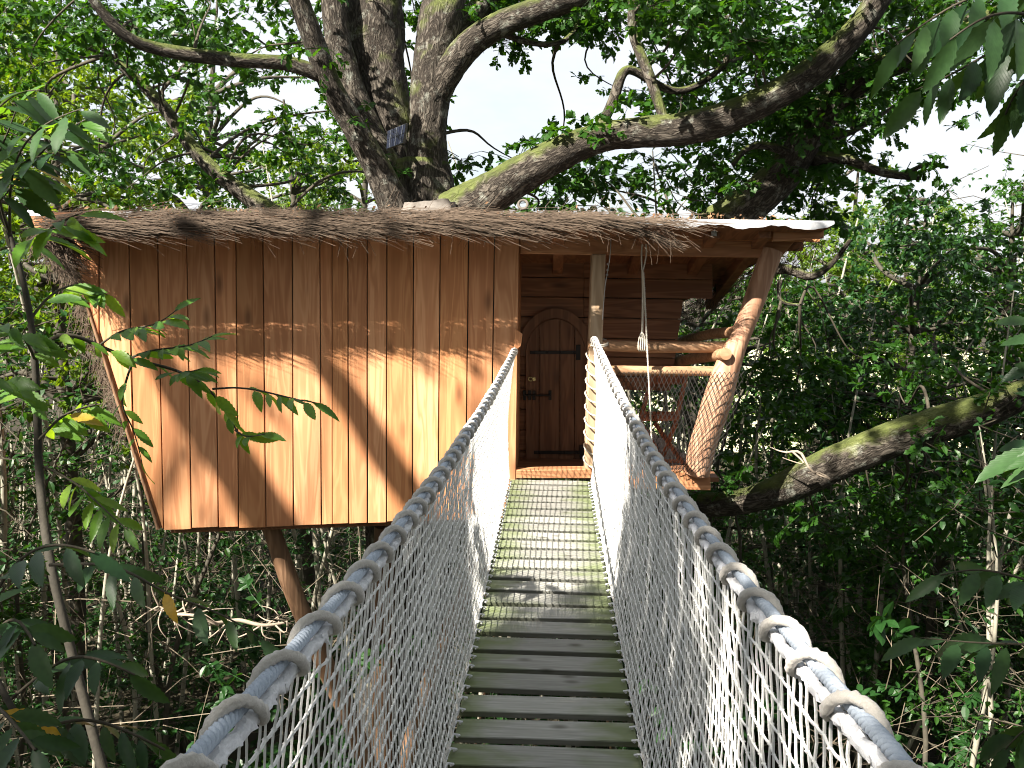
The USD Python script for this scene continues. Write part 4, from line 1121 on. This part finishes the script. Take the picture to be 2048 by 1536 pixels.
# (x, y, height, trunk radius, crown radii, clumps, sprays, kind, material, label)
TREES = [
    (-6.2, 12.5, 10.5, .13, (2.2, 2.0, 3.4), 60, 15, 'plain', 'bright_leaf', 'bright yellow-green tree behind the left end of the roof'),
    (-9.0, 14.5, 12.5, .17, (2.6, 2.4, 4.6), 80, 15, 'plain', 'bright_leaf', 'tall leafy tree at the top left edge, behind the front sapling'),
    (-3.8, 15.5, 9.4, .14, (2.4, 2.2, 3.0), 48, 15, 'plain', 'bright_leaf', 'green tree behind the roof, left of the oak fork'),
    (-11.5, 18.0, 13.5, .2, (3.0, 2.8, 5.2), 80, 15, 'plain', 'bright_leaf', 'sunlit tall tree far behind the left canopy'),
    (-6.8, 19.5, 12.0, .18, (3.0, 2.6, 4.2), 70, 15, 'plain', 'wood_leaf', 'second row tree behind the long left oak limb'),
    (-1.0, 18.0, 8.6, .15, (2.6, 2.4, 2.6), 48, 14, 'plain', 'wood_leaf', 'low green tree right behind the oak trunk'),
    (2.2, 15.0, 7.1, .13, (2.3, 2.0, 2.7), 60, 15, 'plain', 'wood_leaf', 'rounded tree behind the porch and its log rails'),
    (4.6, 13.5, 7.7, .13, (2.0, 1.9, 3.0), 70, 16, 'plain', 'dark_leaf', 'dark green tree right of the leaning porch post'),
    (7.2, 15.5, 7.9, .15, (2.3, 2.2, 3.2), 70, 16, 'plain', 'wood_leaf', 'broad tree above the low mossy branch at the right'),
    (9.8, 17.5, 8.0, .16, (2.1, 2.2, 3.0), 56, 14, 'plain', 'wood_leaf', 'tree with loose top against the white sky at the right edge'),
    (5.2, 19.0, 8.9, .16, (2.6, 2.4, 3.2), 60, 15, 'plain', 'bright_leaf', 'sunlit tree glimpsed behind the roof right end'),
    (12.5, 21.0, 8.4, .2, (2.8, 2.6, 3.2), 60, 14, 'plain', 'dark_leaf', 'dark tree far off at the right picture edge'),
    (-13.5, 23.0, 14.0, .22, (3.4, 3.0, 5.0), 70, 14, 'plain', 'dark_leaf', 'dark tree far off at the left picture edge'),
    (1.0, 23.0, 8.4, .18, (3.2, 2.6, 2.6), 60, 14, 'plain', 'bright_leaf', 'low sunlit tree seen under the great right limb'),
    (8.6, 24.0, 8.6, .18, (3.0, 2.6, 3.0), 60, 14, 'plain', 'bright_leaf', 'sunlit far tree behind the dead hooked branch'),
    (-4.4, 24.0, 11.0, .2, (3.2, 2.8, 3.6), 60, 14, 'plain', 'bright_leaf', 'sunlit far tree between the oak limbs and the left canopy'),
    (-8.4, 9.6, 8.2, .09, (1.6, 1.5, 3.0), 50, 14, 'plain', 'wood_leaf', 'slim leafy tree left of the cabin side wall'),
    (-6.4, 8.9, 5.8, .07, (1.2, 1.2, 2.4), 44, 13, 'plain', 'wood_leaf', 'bushy young tree close to the slanted left wall edge'),
    (6.4, 10.6, 5.0, .07, (1.4, 1.3, 2.2), 44, 14, 'plain', 'dark_leaf', 'bushy young tree below the mossy branch, right of the bridge'),
    (4.2, 11.2, 4.6, .06, (1.1, 1.1, 2.0), 34, 13, 'plain', 'wood_leaf', 'small tree just behind the porch corner'),
]
for k, (x, y, h, rt, cr, nc, ns, kd, mt, lb) in enumerate(TREES):
    wood_tree('wood_tree', lb, (x, y), h, rt, .62, cr, nc, ns, kd, mt, 100 + k * 3, lean=(0.4 * math.sin(k * 2.1), .2 * math.cos(k)), rad=.55)

# neighbours behind and left of the bridge (outside the picture) that shade its near half
def shade_tree(label, base, clumps, seed, boughs=(), crest=None):
    rg = np.random.default_rng(seed)
    x, y = base; z = float(ground_z(x, y)) - .1
    t = thing('shade_tree', label, 'tree', (x, y, z), 'trees behind the bridge')
    top_ = (np.mean([c[:3] for c in clumps], 0) if crest is None else np.asarray(crest, float)) - [x, y, z]
    p, r_, _ = resample([(0, 0, 0), top_ * [.2, .2, .4], top_ * [.6, .6, .75], top_], .5, [.24, .2, .15, .05])
    obj('trunk', tube(p, r_, 12), 'far_bark', t, smooth=True)
    P, b = [], MB()
    for cx, cy, cz, rad, n_ in clumps:
        c = np.array([cx - x, cy - y, cz - z]); P.append(clump(c, rad, n_, rg, .55))
        b.add(*twig_to(c, p[np.argmin(np.linalg.norm(p - c, axis=1))], rg, .04, .01))
    obj('branches', b.get(), 'far_bark', t, smooth=True, kind='stuff')
    for q in boughs:
        pp_, rr_, _ = resample(np.array(q[0]) - [x, y, z], .2, q[1])
        obj('bough', tube(pp_, rr_, 10), 'far_bark', t, smooth=True)
    crown(t, 'crown', np.vstack(P), 'oak', 'oak_leaf', seed + 1, .9, 1.5, .5)


def towards_sun(p, t):
    return np.asarray(p, float) + SUN / SUN[2] * t       # t metres higher, on the sun's ray


cl = []
sg = np.random.default_rng(71)
for y in np.arange(-1.6, 4.75, .5):
    for x in (-.9, -.35, .2, .75, 1.3):
        c = towards_sun((x + sg.normal(0, .2), y + sg.normal(0, .2), 0.4), sg.uniform(6.0, 8.0))
        cl.append((*c, .55, 26 if y < 2.5 else 40))
for k in range(9):
    cl.append((*towards_sun((sg.uniform(-2.7, -1.3), sg.uniform(0.8, 2.7), sg.uniform(-.6, 1.0)), sg.uniform(6.2, 8)), .5, 20))
GAP = np.stack([np.full(6, .36), np.linspace(1.5, 2.0, 6), np.full(6, 1.06)], 1)


def in_gap(c):
    w = np.asarray(c[:3]) - GAP
    return (np.linalg.norm(w - (w @ SUN)[:, None] * SUN, axis=1) < c[3] * .72).any()


cl = [c for c in cl if not in_gap(c)]
shade_tree('tall oak out of view on the left that shades the near bridge', (-7.5, -1.0), cl, 70)
wp = lambda px, py: onf(px, py)
b1 = ([towards_sun(wp(300, 690), 8.1), towards_sun(wp(372, 800), 8.7), towards_sun(wp(455, 910), 9.3), towards_sun(wp(545, 1050), 9.9), towards_sun(wp(620, 1180), 10.5), (-12.0, -1.0, 7.6)], [.06, .16, .19, .19, .18, .2])
b2 = ([towards_sun(wp(610, 690), 8.5), towards_sun(wp(668, 755), 8.9), towards_sun(wp(732, 850), 9.4), towards_sun(wp(800, 960), 9.9), towards_sun(wp(880, 1080), 10.4), (-10.6, -.9, 7.4), (-12.0, -1.0, 6.4)], [.06, .11, .12, .13, .13, .14, .15])
cl2 = [(*towards_sun(wp(px, py), t + 3.5), rd, n_) for px, py, t, rd, n_ in ((400, 640, 5.4, .15, 3), (830, 625, 5.7, .2, 4), (960, 670, 5.5, .2, 4), (650, 1300, 7.0, .5, 16), (760, 1420, 7.2, .6, 18), (500, 1350, 7.0, .5, 14), (960, 1300, 7.3, .5, 14), (860, 1500, 7.4, .6, 16), (200, 300, 5.0, .5, 14), (420, 330, 5.2, .5, 14))]
shade_tree('tall tree out of view left of the treehouse whose boughs shade its front', (-12.0, -1.0), cl2, 80, (b1, b2), (-12.3, -1.2, 11.0))

for k, (x, y, h, cr_) in enumerate(((-9, -9, 12, 4.0), (-3.5, -10.5, 12, 4.0), (2.5, -9.5, 12, 4.0), (8.5, -8, 12, 4.0), (9.5, -1, 11.5, 3.6), (10.5, 6, 11, 3.2), (-14.5, -3, 11, 3.4), (7.0, 1.5, 10.5, 2.6), (-5.5, -5.5, 9.5, 2.6), (0.2, -6.5, 10.5, 3.0))):
    wood_tree('wood_tree', ['tree out of view behind the bridge start, far left', 'tree out of view behind the bridge start, left', 'tree out of view behind the bridge start, right', 'tree out of view behind the bridge start, far right', 'tree out of view right of the near bridge', 'tree out of view right of the far bridge', 'tree out of view far left of the bridge', 'tree out of view close right of the bridge', 'tree out of view close behind on the left', 'tree out of view right behind the bridge start'][k],
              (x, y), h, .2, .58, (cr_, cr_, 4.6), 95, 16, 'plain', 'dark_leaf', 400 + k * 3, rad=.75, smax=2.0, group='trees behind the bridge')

cl3 = [(sg.uniform(-3.2, 4.8), sg.uniform(-6, 5.6), sg.uniform(6.2, 8.6), .8, 24) for k in range(105)]  # overhead leaf clumps added to cut sky light on bridge and wall
cl3 = [c for c in cl3 if not in_gap(c)]
shade_tree('added tree out of view on the right whose boughs cut the sky light over the bridge', (5.0, -2.5), cl3, 90)

# ------------------------------------------------------------------ thin understorey stems
sap = []
for s in range(4):
    rg = np.random.default_rng(300 + s)
    h = 5.2 + s * .5
    t = thing('understorey_sapling', 'x', 'sapling', (0, 0, 0), 'thin stems of the understorey')
    p, r_, _ = resample([(0, 0, 0), (rg.normal(0, .12), rg.normal(0, .12), h * .35), (rg.normal(0, .25), rg.normal(0, .25), h * .7), (rg.normal(0, .4), rg.normal(0, .4), h)], .35, [.032, .028, .018, .006])
    obj('stem', tube(p, r_, 6), ['pale_bark', 'far_bark', 'pale_bark', 'pale_bark'][s], t, smooth=True)
    b, lf = MB(), MB()
    rr = random.Random(s)
    for k in range(44 if s < 3 else 12):
        i_ = rg.integers(2, len(p)); d = np.array([rg.normal(), rg.normal(), rg.normal(.2, .4)]); d = _n(d) * rg.uniform(.3, .95)
        e = p[i_] + d
        b.add(*tube([p[i_], (p[i_] + e) / 2 + rg.normal(0, .05, 3), e], [.007, .005, .003], 4, cap=False))
        for l in range(9 if p[i_][2] > h * .3 else 3):
            q_ = p[i_] + d * rg.uniform(.35, 1.05) + rg.normal(0, .05, 3)
            L = rg.uniform(.06, .11); v, f, _ = leaf(L, L * .5, 'plain', rr)
            lf.add(v @ rot(rg.uniform(0, 6.28), rg.uniform(-.8, .4), rg.normal(0, .4)).T + q_, f)
    obj('twigs', b.get(), 'twig_bark', t, kind='stuff')
    obj('leaves', lf.get(), ['dark_leaf', 'wood_leaf', 'dark_leaf', 'dark_leaf'][s], t, kind='stuff')  # dark leaves carry painted understorey shade; one prototype keeps the lit green
    sap.append(t)
ug = np.random.default_rng(55)
spots = []
while len(spots) < 290:
    y = ug.uniform(7.0, 24); x = ug.uniform(-.62 * y - 1, .55 * y + 1)
    if y < 10.5 and -4.2 < x < 3.0: continue
    if y < 9.2 and -5.0 < x < 3.6: continue
    spots.append((x, y))
for k, (x, y) in enumerate(spots):
    z = float(ground_z(x, y)) - .1
    lb = ('thin bare-legged sapling in the dim wood left of and below the treehouse' if x < -1.5 else 'thin sapling in the tangled wood right of the bridge' if x > 1.5 else 'thin sapling in the gloom under the treehouse')
    gp = ('thin stems left of the treehouse' if x < -1.5 else 'thin stems right of the bridge' if x > 1.5 else 'thin stems under the treehouse')
    if k < 4:
        xf = UsdGeom.Xformable(sap[k])
        t = sap[k]; tag(t, lb, 'sapling', gp)
    else:
        q = UsdGeom.Xform.Define(stage, path_of('understorey_sapling')); t = q.GetPrim()
        t.GetReferences().AddInternalReference(sap[(k % 4) if k % 8 != 1 else 3].GetPath()); t.SetInstanceable(True)
        tag(t, lb, 'sapling', gp); xf = UsdGeom.Xformable(t)
    xf.ClearXformOpOrder()
    for op in ('xformOp:translate', 'xformOp:rotateXYZ', 'xformOp:scale'):
        pass
    xf.AddTranslateOp().Set(Gf.Vec3d(x, y, z)); xf.AddRotateXYZOp().Set(Gf.Vec3f(ug.normal(0, 5), ug.normal(0, 5), ug.uniform(0, 360)))
    s = ug.uniform(.8, 1.25); xf.AddScaleOp().Set(Gf.Vec3f(s, s, s * ug.uniform(.9, 1.1)))

# low undergrowth that nobody could count
ux = ug.uniform(-20, 18, 11000); uy = ug.uniform(5, 28, 11000)
keep = (np.abs(ux) < uy * .75 + 2)
ux, uy = ux[keep], uy[keep]
uz = ground_z(ux, uy) + ug.exponential(.6, len(ux)) + .1
under = thing('undergrowth', 'low leafy undergrowth covering the floor of the wood', 'undergrowth')
under.SetCustomDataByKey('kind', 'stuff')
crown(under, 'leaves', np.stack([ux, uy, uz], 1), 'plain', 'dark_leaf', 56, 1.0, 1.9, .6)  # dark leaf colour stands in for shade on the forest floor

tq = np.random.default_rng(64); n_ = 9000          # dry twigs tangled between the stems
tx, ty = tq.uniform(-16, 14, n_), tq.uniform(8.5, 22, n_)
ok = (np.abs(tx) < ty * .72) & ~((ty < 11.5) & (tx > -4.2) & (tx < 2.4) & (tq.random(n_) < .7)); tx, ty = tx[ok], ty[ok]; n_ = len(tx)
a_ = np.stack([tx, ty, ground_z(tx, ty) + tq.uniform(.1, 3.2, n_)], 1)
d_ = tq.normal(0, 1, (n_, 3)) * [.7, .7, .6] + [0, 0, .45]; d_ = d_ / np.linalg.norm(d_, axis=1, keepdims=True) * tq.uniform(.25, .75, (n_, 1))
m_ = a_ + d_ + tq.normal(0, .04, (n_, 3)); e_ = m_ + d_ * .8 + tq.normal(0, .14, (n_, 3))
rt_ = tq.uniform(.002, .006, n_)
obj('twigs', segs(np.vstack([a_, m_]), np.vstack([m_, e_]), np.r_[rt_, rt_ * .7], 3), 'dry_twig', under, kind='stuff')

# pale dead branches lying in the wood below the cabin
for k, (lst, w) in enumerate(((((318, 1212, 9.2), (352, 1228, 9.2), (392, 1232, 9.1), (430, 1246, 9.2), (470, 1240, 9.3), (520, 1250, 9.3), (575, 1244, 9.4)), (3, 5, 7, 8, 9, 8, 6)), (((1575, 905, 8.3), (1600, 905, 8.3), (1618, 935, 8.25), (1660, 958, 8.2)), (4, 6, 5, 3)))):
    t = thing('dead_branch', ['pale dead branch lying tangled below the left part of the cabin', 'pale dead twig fork sticking up from the mossy right branch'][k], 'branch')
    p = pl(lst)
    pp_, rr_, _ = resample(p, .04, [x_ * .5 * q[1] / FPX for x_, q in zip(w, p)])
    obj('stem', tube(pp_, rr_, 8), 'dead_wood', t, smooth=True)
    for l in range(26 if k == 0 else 3):
        A = pp_[ug.integers(len(pp_))]; d = ug.normal(0, 1, 3) * [1, .5, .6]; d = _n(d) * ug.uniform(.12, .42 if k == 0 else .2)
        q_, r2, _ = resample([A, A + d * .5 + ug.normal(0, .04, 3), A + d + ug.normal(0, .05, 3)], .03, [.010, .007, .003])
        obj('twig', tube(q_, r2, 5), 'dead_wood', t, smooth=True)

# ------------------------------------------------------------------ young chestnut trees close by, leaf by leaf
fg = np.random.default_rng(91); fr = random.Random(91)


def chestnut_leaf(parent, P, direction, L, W=.34, mat_='chestnut_leaf', face=None):
    """A leaf from P along a direction, its face turned up (and towards FACE)."""
    v, f, uv = leaf(L, L * W, 'chestnut', fr)
    y = _n(direction); n_ = np.array([-0.3, -0.75, 0.9]) if face is None else np.asarray(face, float)
    n_ = n_ + fg.normal(0, .28, 3)
    z = _n(n_ - y * (n_ @ y)); x = np.cross(y, z)
    st = L * .06
    w = v @ np.stack([x, y, z]) + P + y * st
    sv, sf = tube([P, P + y * st * 1.2], [.0018, .0014], 4, cap=False)
    uv2 = np.vstack([uv, np.zeros((len(sv), 2))])
    obj('leaf', (np.vstack([w, sv]), np.vstack([f, sf + len(w)])), mat_, parent, smooth=True, uv=uv2)


def fg_stem(name, parent, lst, w, mt='stem_bark', sides=10):
    p = pl(lst) if len(lst[0]) == 3 and isinstance(lst, list) else lst
    pp_, rr_, _ = resample(p, .03, [x * .5 * q[1] / FPX for x, q in zip(w, p)])
    obj(name, tube(pp_, rr_, sides), mt, parent, smooth=True)
    return pp_


def leafy(parent, path, L, n, spread=.9, droop=.15, face=None, start=.15, yel=0.0, mt='chestnut_leaf'):
    """Alternate leaves along a twig and a tuft at its tip."""
    for k in range(n):
        t = start + (1 - start) * (k + .5) / n
        i_ = min(len(path) - 2, int(t * (len(path) - 1)))
        d = _n(path[i_ + 1] - path[i_]); s = np.cross(d, [0, 0, 1]); s = _n(s) if np.linalg.norm(s) > .1 else np.array([1.0, 0, 0])
        side_ = 1 if k % 2 else -1
        if k >= n - 1:
            dv = d + [0, 0, -droop]
        else:
            dv = d * .55 + s * side_ * spread * fr.uniform(.7, 1.1) + np.array([0, 0, -droop * fr.uniform(.3, 1.8)])
        chestnut_leaf(parent, path[i_], dv, L * fr.uniform(.72, 1.15), fr.uniform(.30, .42), 'yellow_leaf' if fr.random() < yel else mt, face)


s1 = thing('chestnut_sapling', 'slender chestnut sapling with toothed leaves in front of the left wall', 'sapling')
D = 4.0
fg_stem('stem', s1, [(-30, 340, D), (20, 470, D), (58, 620, D), (72, 760, D), (78, 930, D), (100, 1120, D - .2), (150, 1330, D - .3), (205, 1536, D - .4), (280, 1800, D - .5)], [7, 10, 13, 15, 17, 19, 21, 23, 25])
br = fg_stem('branch', s1, [(70, 700, D), (130, 670, D), (200, 692, D + .1), (280, 722, D + .2), (355, 742, D + .3), (420, 782, D + .35), (455, 830, D + .4), (478, 868, D + .4)], [10, 9, 8, 7, 6, 5, 4, 3], 'twig_bark', 7)
b1_ = fg_stem('branch', s1, [(200, 690, D + .1), (250, 660, D + .1), (310, 648, D + .1), (355, 618, D + .15)], [5, 4, 3, 2], 'twig_bark', 6); leafy(s1, b1_, .135, 15)
b2_ = fg_stem('branch', s1, [(262, 715, D + .2), (310, 700, D + .15), (380, 690, D + .1), (425, 672, D + .1)], [5, 4, 3, 2], 'twig_bark', 6); leafy(s1, b2_, .135, 15)
b3_ = fg_stem('branch', s1, [(355, 742, D + .3), (370, 745, D + .2), (400, 738, D + .15)], [5, 3, 2], 'twig_bark', 6); leafy(s1, b3_, .125, 10)
b4_ = fg_stem('branch', s1, [(425, 778, D + .35), (480, 776, D + .35), (540, 786, D + .35), (600, 800, D + .3), (635, 806, D + .3)], [5, 4, 4, 3, 2], 'twig_bark', 6); leafy(s1, b4_, .13, 11, start=.3, droop=.3)
leafy(s1, br[int(len(br) * .55):], .125, 12)
b5_ = fg_stem('branch', s1, [(470, 860, D + .4), (490, 872, D + .35), (530, 868, D + .3)], [4, 3, 2], 'twig_bark', 6); leafy(s1, b5_, .12, 6)
b6_ = fg_stem('branch', s1, [(265, 722, D + .2), (250, 770, D + .2), (245, 810, D + .2), (262, 850, D + .25), (285, 930, D + .3)], [5, 5, 4, 3, 2], 'twig_bark', 6); leafy(s1, b6_, .12, 9)
leafy(s1, br[:int(len(br) * .55)], .13, 10)
for k, lst in enumerate(([(30, 500, D), (80, 470, D - .1), (130, 440, D - .2), (165, 425, D - .2)], [(60, 640, D), (110, 585, D + .1), (170, 570, D + .2), (215, 590, D + .2)], [(0, 400, D), (60, 330, D - .3), (120, 270, D - .4), (170, 240, D - .5)],
                         [(75, 800, D), (20, 770, D - .2), (-30, 750, D - .4)], [(70, 720, D), (30, 660, D - .2), (-20, 640, D - .3)], [(80, 930, D), (140, 960, D), (200, 1010, D - .1), (255, 1060, D - .2)],
                         [(78, 880, D), (130, 830, D + .1), (190, 810, D + .2)], [(10, 450, D), (-20, 380, D), (0, 300, D - .2), (40, 200, D - .3)])):
    bb = fg_stem('branch', s1, lst, [7, 5, 4, 2][:len(lst)], 'twig_bark', 6); leafy(s1, bb, .17 if k in (0, 2, 7) else .15, 15, start=.2, droop=.4, yel=.05)

for lst in ([(20, 470, D), (30, 330, D - .3), (90, 250, D - .5), (170, 215, D - .6)], [(20, 470, D), (0, 380, D - .2), (60, 320, D - .4), (140, 300, D - .5)], [(-30, 340, D), (-20, 240, D - .3), (30, 190, D - .4), (80, 180, D - .5)]):
    bb = fg_stem('branch', s1, lst, [6, 5, 4, 2], 'twig_bark', 6); leafy(s1, bb, .17, 13, start=.3, droop=.6, mt='chestnut_dark')

s2 = thing('chestnut_sapling', 'dark leaning chestnut sapling with big leaves at the lower left corner', 'sapling')
D = 2.9
fg_stem('stem', s2, [(-60, 1180, D), (-20, 1330, D), (60, 1480, D - .1), (150, 1700, D - .1)], [10, 13, 15, 18])
for k, lst in enumerate(([(100, 1130, D + .6), (180, 1128, D + .5), (260, 1146, D + .4), (330, 1184, D + .4), (430, 1224, D + .4), (500, 1262, D + .4), (570, 1310, D + .5)], [(-40, 1250, D), (40, 1120, D), (110, 1090, D), (190, 1105, D)], [(-30, 1290, D), (30, 1240, D - .1), (70, 1290, D - .2)],
                         [(20, 1400, D), (110, 1330, D), (200, 1320, D - .1), (270, 1350, D - .1)], [(60, 1470, D), (170, 1440, D), (270, 1470, D), (330, 1500, D)], [(-20, 1400, D), (30, 1450, D - .2), (70, 1500, D - .3)])):
    bb = fg_stem('branch', s2, lst, [8, 7, 6, 5, 4, 3, 2][:len(lst)], 'twig_bark', 6); leafy(s2, bb, .15, 12 if k else 16, start=.15, droop=.35, yel=.02, mt='chestnut_dark')

s3 = thing('chestnut_sapling', 'chestnut bough with large dark leaves hanging into the top right corner', 'sapling')
D = 3.4
fg_stem('stem', s3, [(2500, 1700, D), (2420, 900, D), (2300, 300, D), (2180, -80, D), (2120, -300, D)], [30, 28, 24, 18, 10])
for k, lst in enumerate(([(2240, 80, D), (2120, 60, D), (2010, 90, D), (1900, 150, D), (1830, 180, D)], [(2200, -20, D), (2080, -20, D), (1960, -10, D), (1860, 40, D), (1790, 90, D)], [(2200, 60, D), (2090, 120, D), (2030, 190, D), (2010, 230, D)], [(2230, 100, D), (2060, 30, D - .2), (1960, 40, D - .3), (1900, 80, D - .3)])):
    bb = fg_stem('branch', s3, lst, [7, 6, 5, 4, 2][:len(lst)], 'twig_bark', 6); leafy(s3, bb, .20, 11, start=.25, droop=.9, face=(0, -1, .5), mt='chestnut_dark')

s4 = thing('chestnut_sapling', 'chestnut spray with broad leaves reaching in at the lower right edge', 'sapling')
D = 3.2
fg_stem('stem', s4, [(2260, 1900, D), (2230, 1500, D), (2190, 1150, D), (2200, 800, D)], [26, 22, 16, 8])
for k, lst in enumerate(([(2200, 1220, D), (2080, 1170, D), (1960, 1140, D), (1880, 1150, D)], [(2210, 1300, D), (2080, 1290, D), (1950, 1285, D), (1840, 1275, D)], [(2220, 1480, D), (2120, 1440, D), (2050, 1460, D), (2010, 1500, D)], [(2195, 950, D), (2110, 900, D + .1), (2050, 880, D + .2)], [(2195, 880, D), (2130, 700, D + .2), (2060, 640, D + .3)])):
    bb = fg_stem('branch', s4, lst, [8, 6, 4, 2][:len(lst)], 'twig_bark', 6); leafy(s4, bb, .19, 11, start=.2, droop=.4, mt='chestnut_dark')
